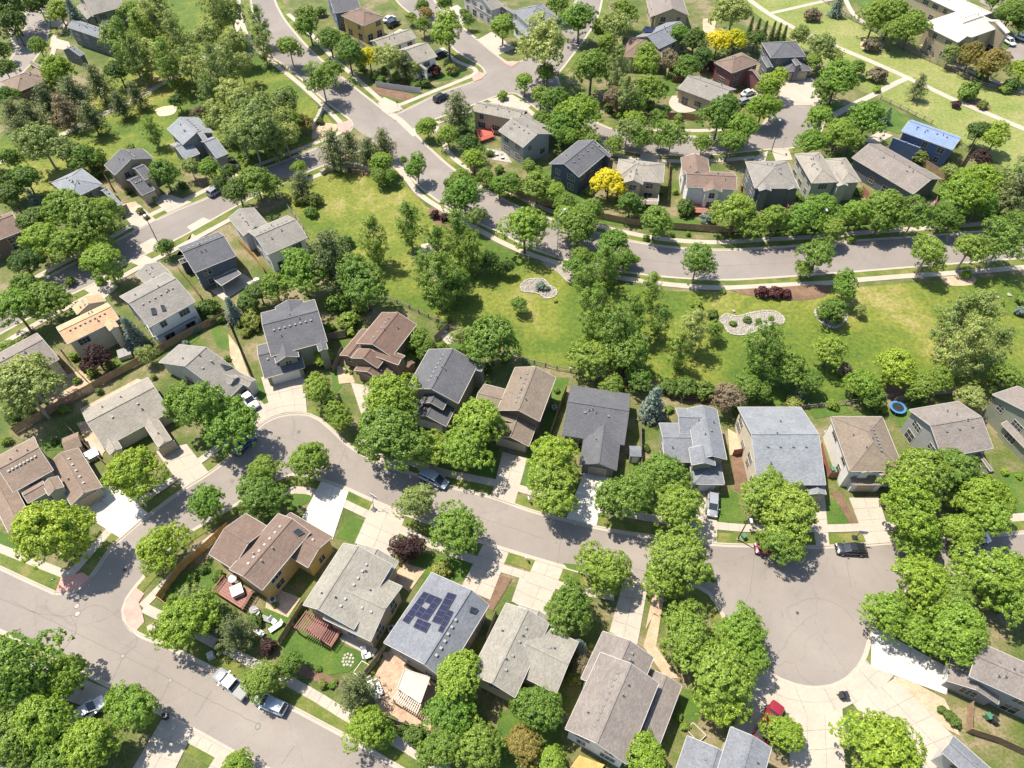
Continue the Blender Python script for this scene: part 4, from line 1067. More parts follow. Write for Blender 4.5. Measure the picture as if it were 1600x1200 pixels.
H51 = house("blue house", "bright blue house with blue roof on the edge of the green belt", "house", "blue", "blue", (1411, 206, 1488, 234), [(1425, 187, 1488, 234, 5.4, "gu", .38), (1395, 215, 1438, 231, 3.8, "gu", .36, "G")], (1385, 215), vents=4)
H52 = house("slate house at the cul de sac", "slate roofed house with white framed gable windows at the far cul de sac", "house", "slate", "slate", (1212, 112, 1266, 110, 2.8), [(1190, 66, 1260, 88, 5.4, "h", .42), (1212, 84, 1268, 110, 3.0, "h", .4, "G"), (1232, 84, 1252, 102, 4.8, "gv", .5), (1190, 90, 1208, 105, 4.2, "gv", .45)], (1250, 130), gdoor="door_tan", vents=2)
H53 = house("red brown house by the cul de sac", "red brown hipped house with dull red walls near far cul de sac", "house", "red", "red", (1116, 98, 1146, 116), [(1116, 97, 1187, 98, 5.2, "h", .42), (1160, 108, 1190, 128, 3.4, "gv", .4)], vents=1)
H54 = house("tan house with curved patio", "tan grey roofed house with pale curved patio near far cul de sac", "house", "tan", "grey", (1075, 152, 1102, 162), [(1087, 117, 1124, 162, 4.0, "gu", .36), (1066, 130, 1088, 148, 3.0, "f")], vents=1)
H55 = house("apartment block", "long cream roofed apartment building with brick base at top right corner", "apartment building", "tan", "cream", (1497, 66, 1571, 40, 6.2), [(1447, 34, 1570, 40, 6.2, "h", .34), (1472, 36, 1497, 66, 6.4, "gv", .34), (1535, 30, 1572, 52, 6.4, "gu", .34), (1440, -30, 1520, 30, 6.1, "h", .34)], vents=14)
# solar arrays and skylights
def zq(q):
    """corner list sighted on a four-fold enlargement of the solar roof"""
    v = nums(q)
    return " ".join("%.2f,%.2f" % (400 + v[2 * k] / 4, 900 + v[2 * k + 1] / 4) for k in range(4))
for q, nx, ny in [("1050,100 1085,114 952,300 915,280", 1, 5), ("1127,131 1162,147 1070,282 1030,266", 1, 4), ("1086,115 1126,131 1094,178 1053,162", 1, 1), ("1033,192 1068,213 1029,268 990,246", 1, 2), ("1012,268 1092,300 1062,356 984,320", 2, 2),
                  ("1200,105 1252,120 1150,302 1100,286", 1, 5), ("1204,214 1233,226 1167,356 1138,346", 1, 4)]:
    roof_slab(H16, "solar_panel", zq(q), "solar_cell", 0.14, 6.3, 0.05, nx, ny, "solar_frame")
roof_slab(H16, "skylight", zq("1345,197 1388,210 1370,238 1335,228"), "glass", 0.2, 6.3, 0.2, 1, 1, "solar_frame")
roof_slab(H14, "skylight", "458,832 466,826 476,833 466,838", "glass", 0.2, 6, 0.2, 1, 1, "trim_dark")
roof_slab(H33, "solar_panel", "160,32 186,34 180,45 155,42", "solar_cell", 0.14, 6, 0.05, 4, 2, "solar_frame")
roof_slab(H41, "solar_panel", "1008,42 1024,44 1018,52 1002,50", "solar_cell", 0.14, 6, 0.05, 3, 2, "solar_frame")
roof_slab(H25, "skylight", "236,483 243,482 245,492 238,493", "glass", 0.2, 6, 0.15, 1, 1, "solar_frame")
roof_slab(H25, "skylight", "251,478 257,478 260,486 254,487", "glass", 0.2, 6, 0.15, 1, 1, "solar_frame")
roof_slab(H3, "skylight", "345,570 357,568 364,575 352,579", "glass", 0.2, 4.6, 0.15, 1, 1, "trim_dark")
roof_vents(H16, "712,969 706,980 700,991 695,1002 689,1013 682,1024 745,930")
# ------------------------------------------------------------------ trees and shrubs
def leaves_mesh(name, C, Nn, size, rs, fold=0.25):
    """one small folded leaf spray (two quads sharing an edge) at every centre C, facing Nn"""
    n = len(C)
    a = rs.normal(size=(n, 3))
    t = np.cross(Nn, a)
    t /= np.linalg.norm(t, axis=1, keepdims=True) + 1e-9
    b = np.cross(Nn, t)
    s = (size * rs.uniform(0.65, 1.35, n))[:, None]
    w = s * rs.uniform(0.55, 0.8, n)[:, None]
    up = Nn * s * fold
    p = np.stack([C - t * s, C - b * w + up, C + t * s, C + b * w + up], axis=1)
    V = p.reshape(-1, 3)
    me = bpy.data.meshes.new(name)
    me.vertices.add(len(V))
    me.vertices.foreach_set("co", V.ravel().astype(np.float32))
    base = (np.arange(n) * 4)[:, None]
    F = np.concatenate([base + np.array([0, 1, 2]), base + np.array([0, 2, 3])], axis=1).reshape(-1, 3)
    me.loops.add(F.size)
    me.loops.foreach_set("vertex_index", F.ravel())
    me.polygons.add(len(F))
    me.polygons.foreach_set("loop_start", np.arange(len(F)) * 3)
    me.polygons.foreach_set("loop_total", np.full(len(F), 3))
    me.update(calc_edges=True)
    me.materials.append(MATS["leaf_mid"])
    return me
def sphere_pts(n, rs):
    v = rs.normal(size=(n, 3))
    return v / np.linalg.norm(v, axis=1, keepdims=True)
def clumps_to_leaves(cc, cn, cr, per, rs):
    k = len(cc)
    d = sphere_pts(k * per, rs).reshape(k, per, 3)
    d = d + cn[:, None, :] * 0.75
    d /= np.linalg.norm(d, axis=2, keepdims=True)
    rad = cr[:, None, None] * rs.uniform(0.55, 1.08, (k, per, 1))
    P = cc[:, None, :] + d * rad * np.array([1, 1, 0.8])
    Nn = d * 0.75 + cn[:, None, :] * 0.3 + np.array([0, 0, 0.3]) + rs.normal(size=(k, per, 3)) * 0.3
    Nn /= np.linalg.norm(Nn, axis=2, keepdims=True)
    return P.reshape(-1, 3), Nn.reshape(-1, 3)
def lobed_crown(name, rs, lobes, nclump, per, cr, leaf, h0=1.0, spread=0.58, inner=0.25, drop=0.12):
    """a broad crown: lobes spread through the volume, foliage clumps over the lobes, gaps between"""
    L = []
    for i in range(lobes):
        u = sphere_pts(1, rs)[0]
        u[2] = abs(u[2]) * 0.95 - 0.35 if rs.uniform() < 0.75 else u[2]
        q = u * spread * rs.uniform(0.55, 1.08) * np.array([1, 1, h0])
        L.append((q, rs.uniform(0.30, 0.50)))
    L.append((np.array([0, 0, 0.1 * h0]), 0.62))
    wts = np.array([r * r for _, r in L])
    wts /= wts.sum()
    idx = rs.choice(len(L), nclump, p=wts)
    d = sphere_pts(nclump, rs)
    d[:, 2] = np.where(d[:, 2] < -0.35, -d[:, 2], d[:, 2])
    q = np.array([L[i][0] for i in idx])
    r = np.array([L[i][1] for i in idx])[:, None]
    ins = np.where(rs.uniform(size=(nclump, 1)) < inner, rs.uniform(0.5, 0.9, (nclump, 1)), rs.uniform(0.9, 1.12, (nclump, 1)))
    cc = q + d * r * ins * np.array([1, 1, 0.92])
    cn = d * 0.6 + cc / (np.linalg.norm(cc, axis=1, keepdims=True) + 1e-6) * 0.6
    cn /= np.linalg.norm(cn, axis=1, keepdims=True)
    keep = rs.uniform(size=nclump) > drop
    cc, cn = cc[keep], cn[keep]
    P, Nn = clumps_to_leaves(cc, cn, cr * rs.uniform(0.6, 1.35, len(cc)), per, rs)
    return leaves_mesh(name, P, Nn, leaf, rs)
def tall_crown(name, rs, nbr, per, cr, leaf, h=1.9, dens=8):
    """an upright, loose crown of rising branches"""
    cc, cn = [], []
    for i in range(nbr):
        t = rs.uniform(0, 1) ** 0.85
        z0 = -h + 2 * h * t * 0.86
        wid = (math.sin(math.pi * min(1, (t * 0.88 + 0.12))) ** 0.7) * rs.uniform(0.62, 1.12)
        a = rs.uniform(0, 2 * math.pi)
        for k in range(dens):
            f = (k + 1) / dens
            r = wid * f ** 0.8
            z = z0 + f * rs.uniform(0.45, 0.75)
            p = np.array([math.cos(a) * r, math.sin(a) * r, z]) + rs.normal(size=3) * 0.07
            if p[2] < h * 1.02:
                cc.append(p)
                nn = np.array([math.cos(a), math.sin(a), 0.7])
                cn.append(nn / np.linalg.norm(nn))
    cc, cn = np.array(cc), np.array(cn)
    P, Nn = clumps_to_leaves(cc, cn, cr * rs.uniform(0.6, 1.3, len(cc)), per, rs)
    return leaves_mesh(name, P, Nn, leaf, rs)
def cone_crown(name, rs, tiers, h, per, cr, leaf, ragged=0.18, gap=0.0, bottom=1.0, top_r=0.03, droop=0.18):
    """a conifer: whorls of branches getting shorter to the tip"""
    cc, cn = [], []
    for i in range(tiers):
        t = (i + 0.3) / tiers
        R_ = (bottom * (1 - t) ** 0.85 + top_r)
        n = max(3, int((9 + rs.randint(0, 4)) * (0.35 + R_)))
        a0 = rs.uniform(0, 6.28)
        for j in range(n):
            if rs.uniform() < gap:
                continue
            a = a0 + j * 2 * math.pi / n + rs.normal() * 0.15
            ln = R_ * rs.uniform(1 - ragged * 2, 1 + ragged)
            m = max(2, int(ln / cr * 0.8))
            for k in range(m):
                f = (k + 0.6) / m
                p = np.array([math.cos(a) * ln * f, math.sin(a) * ln * f, -h + 2 * h * t - droop * ln * f + rs.normal() * 0.03])
                cc.append(p)
                nn = np.array([math.cos(a) * 0.7, math.sin(a) * 0.7, 0.75])
                cn.append(nn / np.linalg.norm(nn))
    cc, cn = np.array(cc), np.array(cn)
    P, Nn = clumps_to_leaves(cc, cn, cr * rs.uniform(0.65, 1.25, len(cc)), per, rs)
    return leaves_mesh(name, P, Nn, leaf, rs)
def trunk_mesh(name, rs, H, r, limbs, top, fork=0.35, rise=0.55, mat="bark"):
    """unit tree: crown centre at z = 0, ground at -H"""
    m = MB()
    pts = [(0, 0, -H - 0.05), (0.01, 0.0, -H * 0.75), (0.03 * rs.normal(), 0.03 * rs.normal(), -H * 0.3), (0.05 * rs.normal(), 0.05 * rs.normal(), top * 0.35), (0.06 * rs.normal(), 0.06 * rs.normal(), top)]
    m.tube(pts, [r * 1.35, r, r * 0.8, r * 0.45, r * 0.12], 7)
    for i in range(limbs):
        z = -H * fork + (top + H * fork) * (i / limbs) * 0.75
        a = i * 2.4 + rs.uniform(-0.4, 0.4)
        ln = rs.uniform(0.5, 0.8) * (1 - 0.35 * i / limbs)
        c, s_ = math.cos(a), math.sin(a)
        m.tube([(0, 0, z), (c * ln * 0.45, s_ * ln * 0.45, z + ln * rise * 0.6), (c * ln, s_ * ln, z + ln * rise * 1.2)], [r * 0.5, r * 0.33, r * 0.08], 5)
    return m.mesh(name, mat, True)
RS = np.random.RandomState(11)
CROWN = {"round": [lobed_crown("crown", RS, n_, 780, 28, 0.098, 0.031, h0=h_, spread=s_, drop=0.16) for n_, h_, s_ in ((15, 1.08, .66), (12, 1.0, .72), (18, 1.15, .64), (10, 1.1, .74), (14, 0.95, .70), (20, 1.2, .66), (11, 1.05, .68))],
         "loose": [lobed_crown("crown", RS, 14, 470, 26, 0.115, 0.033, h0=1.15, inner=0.45, drop=0.12, spread=0.66) for _ in range(3)],
         "tall": [tall_crown("crown", RS, 70, 22, 0.125, 0.033, h=1.75) for _ in range(4)],
         "pine": [cone_crown("crown", RS, 10, 1.25, 24, 0.19, 0.045, ragged=0.3, gap=0.06, bottom=0.95, top_r=0.3, droop=-0.15) for _ in range(3)],
         "spruce": [cone_crown("crown", RS, 16, 1.35, 16, 0.13, 0.045, ragged=0.14, bottom=1.0, droop=0.2) for _ in range(2)],
         "column": [cone_crown("crown", RS, 22, 2.9, 14, 0.2, 0.07, ragged=0.08, bottom=0.95, top_r=0.12, droop=-0.3) for _ in range(1)],
         "bush": [lobed_crown("foliage", RS, 9, 190, 18, 0.16, 0.075, h0=0.7, spread=0.55) for _ in range(3)]}
TRUNK = {"round": [trunk_mesh("trunk", RS, 1.5, 0.055, 7, 0.55) for _ in range(3)], "loose": [trunk_mesh("trunk", RS, 1.7, 0.05, 8, 0.7, mat="bark_pale") for _ in range(2)],
         "tall": [trunk_mesh("trunk", RS, 2.35, 0.06, 10, 1.4, rise=1.0, mat="bark_pale") for _ in range(2)], "pine": [trunk_mesh("trunk", RS, 1.9, 0.06, 8, 1.15, rise=0.1) for _ in range(2)],
         "spruce": [trunk_mesh("trunk", RS, 1.5, 0.06, 2, 1.2, rise=0.0)], "column": [trunk_mesh("trunk", RS, 3.1, 0.1, 2, 2.3)], "bush": [trunk_mesh("stem", RS, 0.55, 0.05, 5, 0.3, rise=0.5)]}
# kind: form, leaf, name, words, category
KINDS = {"m": ("round", "bright", "broadleaf_tree", "bright green broadleaf tree", "tree"), "l": ("round", "lime", "broadleaf_tree", "lime green broadleaf tree", "tree"),
         "d": ("round", "dark", "broadleaf_tree", "dark green round tree", "tree"), "n": ("round", "mid", "broadleaf_tree", "leafy mid green tree", "tree"), "w": ("loose", "sage", "loose_tree", "pale sage green loose tree", "tree"),
         "o": ("loose", "mid", "loose_tree", "open branched green tree", "tree"), "c": ("tall", "mid", "cottonwood_tree", "tall upright green cottonwood", "tree"), "e": ("tall", "sage", "cottonwood_tree", "tall greyish green cottonwood", "tree"),
         "p": ("pine", "pine", "pine_tree", "dull green pine", "pine tree"), "k": ("pine", "brown", "pine_tree", "browning half dead pine", "pine tree"), "s": ("spruce", "blue", "spruce_tree", "blue grey spruce", "spruce tree"),
         "y": ("round", "yellow", "yellow_tree", "bright yellow tree", "tree"), "u": ("round", "purple", "purple_tree", "purple leaved tree", "tree"), "a": ("round", "autumn", "rusty_tree", "rusty olive round tree", "tree"),
         "g": ("loose", "brown", "bare_tree", "thin brownish grey tree", "tree"), "t": ("column", "dark", "columnar_juniper", "narrow dark green columnar juniper", "juniper"),
         "b": ("bush", "mid", "shrub", "rounded green shrub", "shrub"), "B": ("bush", "dark", "shrub", "dark green shrub", "shrub"), "O": ("bush", "olive", "shrub", "olive green shrub", "shrub"), "R": ("bush", "red", "shrub", "dark red shrub", "shrub"),
         "G": ("bush", "brown", "shrub", "dry brownish shrub", "shrub"), "S": ("bush", "blue", "juniper_shrub", "silvery blue juniper shrub", "shrub"), "Y": ("bush", "lime", "shrub", "yellow green shrub", "shrub"), "P": ("bush", "purple", "shrub", "purple brown shrub", "shrub")}
CENTER = {"round": 1.28, "loose": 1.4, "tall": 1.95, "pine": 1.85, "spruce": 1.45, "column": 3.0, "bush": 0.5}
TREES = """
e215,95,20 w250,90,22 e275,60,22 w320,60,24 e355,100,22 w365,70,22 w400,190,30 e425,215,22 w375,205,28 o455,190,18 e240,45,22 w180,55,20 w290,95,20 e330,150,20 w345,185,22 o415,165,20
n845,190,18 m885,215,18 o950,70,16 m990,190,18 n855,115,16 o1030,190,14

b10,690,9 B155,612,7 B85,690,7 b60,715,6 B474,948,7 B467,957,7 B459,967,7 b610,1126,9 B632,1137,10 b655,1158,10 B676,1172,10 b497,1045,6 b520,1070,8 O505,1070,9 b905,1030,12 O900,1045,11 b893,1062,10 O922,1010,6 b1060,1120,8 b1070,1135,9 B1472,1110,9 B1482,1118,11 B1492,1128,11
Y1570,738,7 Y1592,745,6 b1300,632,11 B1330,618,10 b1005,725,7 B1010,700,7 R995,737,6 b1045,640,8 b555,500,9 b562,482,12 Y548,520,8 l503,556,13 b540,580,4 b548,582,4 b625,505,10 b640,560,12 B640,545,8 b870,610,6 B760,575,10 b745,545,10 B790,560,9 o690,545,12 b1010,640,8 B1150,640,10 b1440,650,10 O1545,605,14 b1380,640,9
b355,560,6 B378,620,8 b395,470,8 b410,500,8 O385,520,9 b375,505,8 B330,500,9 B345,500,8 b60,600,8 O45,640,10 b100,640,9 B20,650,12 b150,600,6 b240,590,6 B260,560,6 b120,595,8 b95,575,6 O75,590,8 B410,900,8 b300,905,10 B318,890,9 b340,900,12 b270,935,8 b430,945,6 b395,1000,9 B345,1010,12 b325,975,12
b1030,300,7 B985,300,8 b1055,300,6 b1160,310,7 b1250,310,7 b1340,300,8 B1350,320,8 b920,300,8 B870,275,9 b840,265,8 b765,240,7 b780,265,8 B730,210,9 b1060,185,8 B1030,180,9 b1000,140,9 b1100,130,8 B1065,115,9 b970,180,10 B950,170,9 b1050,105,8 b620,120,8 B585,120,9 b565,105,8 b600,110,7 B665,130,9 b540,60,9 B560,95,9 b500,20,10 B470,20,9 b725,20,7 b330,240,8 B285,290,8 b240,310,7 b190,240,7 b150,275,8 B130,250,9 b110,300,8 b200,300,5 B180,310,6 b60,400,10 B110,440,10 b20,380,9

m80,832,60 l212,737,44 m308,642,50 m355,662,44 w40,610,42 m250,853,37 m327,786,31 m402,772,36 m414,733,24 m482,722,33 m495,608,27 m532,650,22 l612,622,45 m605,675,52 m590,660,30 m670,702,32 m748,660,42 m730,702,38 n770,648,20
w650,788,26 m712,828,41 u632,857,22 u652,858,18 O688,890,17 l868,718,40 m866,765,42 m975,782,43 m1038,738,36 m1062,795,40 m1058,878,50 l1038,915,32 m942,890,40 n888,948,40 m1072,992,46 m1155,990,42 m1120,1055,52 m1165,1040,32 m1130,1095,38
m1195,770,38 m1235,800,44 m1218,838,34 m1435,745,52 l1425,800,48 m1440,850,30 n1490,740,42 m1530,770,42 m1545,805,35 m1500,830,35 m1385,955,34 m1440,915,46 m1495,985,50 m1550,900,48 m1590,935,42 m1430,985,30 n1480,930,42 l1375,1170,58 l1222,1148,32 l1005,1185,42
m718,1065,46 m700,1115,42 m690,1175,36 n745,1165,40 n838,1110,42 a822,1165,32 m860,1190,26 m572,1140,32 m600,1150,20 m25,1050,62 m105,1060,38 m70,1130,52 n20,1150,50 m205,1110,44 m140,1165,46 m95,1190,40 m412,1060,32 n450,1040,22 P420,1012,16 l288,970,42 w312,940,26 p365,985,24 B398,970,14 p555,1078,28 m372,1195,24 B650,1150,22 B690,1165,18 s903,1010,17 O900,1055,14 Y868,988,10 Y885,995,8 g908,1040,16
c585,375,24 c640,352,24 c682,395,26 c715,372,26 c735,395,22 c690,440,30 c665,425,22 n712,440,26 d765,410,16 d790,418,13 n768,530,42 m470,425,36 p515,400,32 n570,443,40 b525,475,19 b545,502,16 n430,450,24 d405,455,20 b485,332,11 O490,314,14 O470,312,12 B541,380,12 m650,530,20 n668,550,16 w722,528,16 n812,476,13 Y515,512,9 B690,510,9 b700,498,7
c918,440,20 c945,420,22 c930,492,30 c965,520,32 c988,495,24 n925,560,32 n975,555,34 c1018,452,19 c1032,505,18 e1084,515,24 c1060,550,20 o1115,515,14 b1090,476,9 B1113,492,10 c1192,550,32 n1000,590,22 n955,600,18
m725,306,28 m820,358,34 w745,340,16 m890,345,26 n905,355,28 m960,378,24 m945,408,20 m902,418,18 n908,400,16 o975,405,16 m988,405,11 o1090,408,25 o1278,400,26 m1322,448,22 m1300,485,20 w1345,483,9 o1450,395,26 o1515,390,26 o1568,378,30 n1255,420,14 Y1510,430,9
n840,290,24 m800,288,20 m865,300,20 n885,320,18 m920,330,22 y952,283,23 n985,320,20 m1025,345,26 B1070,325,16 S1105,344,14 m1150,332,30 n1168,350,22 m1212,345,25 m1255,340,26 m1285,325,26 n1300,360,20 m1335,335,24 m1385,325,30 n1375,350,20 o1430,338,24 n1475,340,22 l1505,300,34 m1530,318,26 p1590,300,26 B1570,335,22 n1590,345,20 b1490,345,14
s1022,628,24 B1045,605,18 B1072,608,22 B1100,612,20 g1138,622,22 n1165,602,25 n1190,612,18 s1252,610,13 n1232,578,30 n1265,598,22 O1240,630,15 m1297,550,25 G1318,578,16 m1345,602,26 m1400,572,32 n1365,620,20 n1440,603,24 n1470,590,22 e1490,510,30 e1520,500,34 e1505,545,34 e1550,545,26 w1520,622,20 n1570,590,24 B1595,610,16 n1425,615,16 B985,575,15 b1598,470,12 S1595,487,10 S1465,640,8 O1370,636,10 Y1372,632,8
S845,447,9 S853,451,6 Y868,470,4 R1190,458,12 R1212,458,12 R1228,460,10 B1168,500,7 b1145,506,6 b1185,502,6 b1205,497,5 B1290,490,13 b1310,500,8 P680,336,9 P695,340,9 b1475,640,6
d12,12,30 d22,40,22 d60,8,18 m92,18,18 s116,24,17 l205,18,16 w235,30,28 c200,75,24 e250,20,24 c225,60,20 e335,18,26 w360,22,22 c262,100,22 w300,108,22 e338,118,26 w365,150,26 w385,165,30 w395,215,30 w440,165,24 a475,192,14 w445,215,22 m60,72,14 d8,108,16 d0,80,14 l92,112,24 p112,142,18 p150,125,18 d185,112,18 p72,155,18 k100,170,17 p140,180,17 p210,145,13 p185,160,13 d278,158,13 p22,178,18 p48,180,18 n10,150,16 p35,205,16 w62,220,30 w95,235,24 n132,245,22 B150,250,16 n40,280,24 d8,285,24 c237,205,14 m255,270,24 w298,262,14 m326,264,17 g312,178,12 b205,232,8 w440,190,20 e410,70,16 w375,105,18 
o452,75,18 c405,40,16 m482,40,22 n515,62,20 m545,85,24 m520,110,18 o503,125,22 y577,90,17 w605,92,20 p632,100,14 w645,108,12 R680,112,12 O705,110,11 b650,132,9 b595,125,8 n662,40,13 a665,22,12 n643,27,9 m700,52,28 o731,32,9 m785,42,20 n660,10,12 n695,5,14 p520,230,20 p545,222,14 p575,235,15 p598,222,15 m596,255,18 m652,264,19 o630,250,7 l467,262,12 p470,285,15 m668,198,16 p714,170,20 m700,212,17 d735,228,18 m740,250,18 m722,282,18 b785,150,9 n400,285,26 d372,300,24 n425,290,18 d360,270,14 n590,275,14 m610,275,12
w852,72,34 m905,30,26 n870,8,18 w960,45,22 n975,22,20 l938,48,14 m820,130,15 m868,160,26 n845,150,18 m925,108,32 l905,178,32 m880,195,24 n920,215,18 e965,115,22 e980,150,18 g960,150,16 m1012,100,24 m1015,140,22 n1000,160,16 g1048,95,14 m1060,55,20 d1085,65,20 n1075,105,20 d1100,90,16 w1145,22,26 y1122,65,18 y1150,60,17 R1112,105,11 d1180,62,16 m1125,180,30 m1155,200,26 l1192,168,24 l1200,140,16 n1140,225,22 w980,205,18 o1005,215,18 o1050,212,22 n1098,225,16 n960,225,14 n1030,220,12 m780,290,16 n760,275,14 n825,260,12 b1015,165,10 b1040,175,9
t1173,42,5 t1184,45,5 t1195,48,5 t1207,51,5 t1216,53,5 t1225,56,5 B1185,58,12 G1268,25,13 G1362,72,14 n1368,28,24 n1395,25,26 m1425,42,24 n1400,50,20 s1310,6,12 w1250,55,16 w1285,72,20 w1300,88,14 n1270,95,14 m1310,122,30 n1290,140,22 n1340,105,12 G1370,118,15 l1210,130,20 m1207,168,16 p1437,132,12 b1512,145,18 P1494,164,8 O1535,165,9 w1487,84,13 a1520,85,20 a1550,98,22 B1535,118,12 B1580,135,14 l1598,110,18 m1280,188,22 m1265,222,22 m1312,205,24 m1355,188,28 n1330,220,18 s1387,180,9 d1530,206,18 l1557,215,20 u1532,248,17 O1437,246,14 w1485,268,12 l1535,285,30 w1595,285,28 n1580,22,22 d1598,40,14 n1555,2,14 Y1370,140,7 B1475,80,6 b1570,140,9 w1490,225,10
m100,325,34 m140,345,36 m165,330,24 m70,375,30 m105,385,28 d55,345,24 m165,412,32 n160,385,20 d40,415,26 n75,470,30 m25,485,34 n40,450,24 d15,305,22 s50,308,11 m130,375,22 n258,387,14 s205,518,20 w230,553,13 B325,482,17 s362,483,16 S290,538,7 S290,520,6 S307,516,7 u150,560,20 P135,572,12 Y116,558,9 Y145,582,10 Y172,570,8 w38,590,38 B385,478,16 O393,502,18 n15,545,16 d345,285,12 O220,330,7 O228,340,5 n20,250,18 B90,580,5
b158,440,8 b1130,455,5 b1330,375,8 B500,190,7 b700,285,8 B835,330,9 b1010,372,6 b1050,368,5 b1075,366,5
"""
SPOTS = []
for tok in TREES.split():
    x, y, r = tok[1:].split(",")
    SPOTS.append((tok[0], float(x), float(y), float(r)))
# landmarks the labels can lean on
LAND = [(r, c) for r, c, _ in HOUSES] + [(n, G(x, y)) for n, x, y in [("round cul de sac", 1270, 960), ("rock bed in the park", 842, 452), ("long pebble bed in the park", 1175, 505), ("stone ringed park bed", 1298, 497), ("tall lamp on the wide road", 870, 402), ("green belt path fork", 1412, 122),
        ("park path at top left", 200, 160), ("open park lawn", 860, 520), ("upper park lawn", 590, 310), ("stone entry wall", 545, 262), ("white pickup at the kerb", 365, 1065), ("red corner ramp", 205, 955), ("dark car on the side street", 690, 155), ("black car at the kerb", 1327, 858), ("blue car on the bend", 380, 697), ("silver van on the bend", 680, 750),
        ("wide road at right", 1400, 395), ("wide road at top", 440, 60), ("corner lamp post", 96, 920), ("lamp post by the cul de sac", 1152, 844), ("far cul de sac", 1245, 195), ("grass strip by bottom street", 490, 1100), ("fork of the park paths", 325, 92), ("street at top left corner", 45, 50)]]
USEDL = set()
def side_word(dx, dy, big):
    a = math.degrees(math.atan2(dy, dx)) % 360
    names = ["right of", "behind and right of", "behind", "behind and left of", "left of", "in front and left of", "in front of", "in front and right of"]
    return names[int(((a + 22.5) % 360) // 45)]
def describe(words, x, y, hgt, p):
    s = "tall" if hgt > 10.5 else "medium" if hgt > 6 else "small"
    if words.startswith("tall "):
        words = words[5:]
        s = "tall" if hgt > 11 else "young"
    if "shrub" in words:
        s = "large" if hgt > 2.2 else "small" if hgt < 1.2 else "medium"
    near = sorted(LAND, key=lambda l: (l[1] - p).length)[:4]
    opts = []
    for n, c in near:
        d = p - c
        opts.append(f"{s} {words} {side_word(d.x, d.y, 0)} {n}")
    for i in range(3):
        d = p - near[i][1]
        opts.append(f"{s} {words} {side_word(d.x, d.y, 0)} {near[i][0]}, further off")
        opts.append(f"{s} {words} {side_word(d.x, d.y, 0)} {near[i][0]}, closest to it")
    for o in opts:
        if o not in USEDL and 4 <= len(o.split()) <= 16:
            USEDL.add(o)
            return o
    k = 0
    while True:
        o = f"{s} {words} about {round((p - near[0][1]).length + 0.3 * k):d} metres from {near[0][0]}"
        if o not in USEDL:
            USEDL.add(o)
            return " ".join(o.split()[:16])
        k += 1
JUN = []
ORD = ["first", "second", "third", "fourth", "fifth", "last"]
for i, (k, x, y, r) in enumerate(SPOTS):
    form, leaf, name, words, cat = KINDS[k]
    cen = CENTER[form]
    R_ = r / scale_at(x, y, 4.0)
    for _ in range(4):
        zc = R_ * cen
        R_ = r / scale_at(x, y, zc)
    R_ *= {"tall": 1.06, "loose": 1.22}.get(form, 1.07 if y > 560 else 1.12)
    zc = R_ * cen
    p = G(x, y, zc)
    hgt = zc + R_ * {"round": 0.95, "loose": 1.1, "tall": 1.75, "pine": 1.35, "spruce": 1.3, "column": 2.8, "bush": 0.6}[form]
    grp = {"tree": "trees of the neighbourhood", "shrub": "shrubs in gardens and park beds", "pine tree": "pines near the park path and streets", "spruce tree": "blue spruces in the gardens", "juniper": "row of columnar junipers by the green belt"}[cat]
    if k == "t":
        JUN.append(1)
    lab = f"narrow columnar juniper by the green belt path, {ORD[len(JUN) - 1]} in its row from the left" if k == "t" else describe(words, x, y, hgt, p)
    root = thing(name, lab, cat, (p.x, p.y, 0), rnd.uniform(0, 6.283), grp)
    c = rnd.choice(CROWN[form])
    o = put(c.name.split(".")[0], c, root, (0, 0, zc), 0)
    vz = rnd.uniform(0.92, 1.1)
    o.scale = (R_, R_ * rnd.uniform(0.88, 1.12), R_ * vz)
    o.material_slots[0].link = "OBJECT"
    lf = leaf
    if leaf == "bright" and rnd.random() < 0.45:
        lf = rnd.choice(["mid", "lime", "fresh", "fresh"])
    o.material_slots[0].material = MATS["leaf_" + lf]
    t = rnd.choice(TRUNK[form])
    put(t.name.split(".")[0], t, root, (0, 0, zc), 0, (R_, R_, R_))
# ------------------------------------------------------------------ fences
def plank_panel(mat, L=2.4, h=1.8, gap=0.012):
    key = ("panel", mat, h)
    if key not in MESHES:
        m = MB()
        n = int(L / 0.15)
        R = random.Random(3)
        for i in range(n):
            w = L / n
            m.box(i * w + gap / 2, (i + 1) * w - gap / 2, -0.012, 0.012, 0.06, h + R.uniform(-0.025, 0.02))
        for z in (0.35, h - 0.3):
            m.box(0, L, 0.012, 0.055, z, z + 0.09)
        p = MB()
        p.box(-0.05, 0.05, -0.03, 0.07, 0, h + 0.04)
        MESHES[key] = (m.mesh("plank_panel", mat), p.mesh("post", mat))
    return MESHES[key]
def fence(label, q, mat="wood_fence", h=1.8, name="wooden_fence", cat="fence", group="board fences between the yards"):
    L = gl(*nums(q))
    root = thing(name, label, cat, (L[0].x, L[0].y, 0), 0, group)
    pm, po = plank_panel(mat, 2.4, h)
    for a, b in zip(L[:-1], L[1:]):
        d = b - a
        n = max(1, round(d.length / 2.4))
        ang = math.atan2(d.y, d.x)
        for i in range(n):
            p = a + d * (i / n) - L[0]
            o = put("plank_panel", pm, root, (p.x, p.y, 0), ang, (d.length / n / 2.4, 1, 1))
            o["kind"] = "stuff"
            put("post", po, root, (p.x, p.y, 0), ang)
    p = L[-1] - L[0]
    put("post", po, root, (p.x, p.y, 0), ang)
    return root
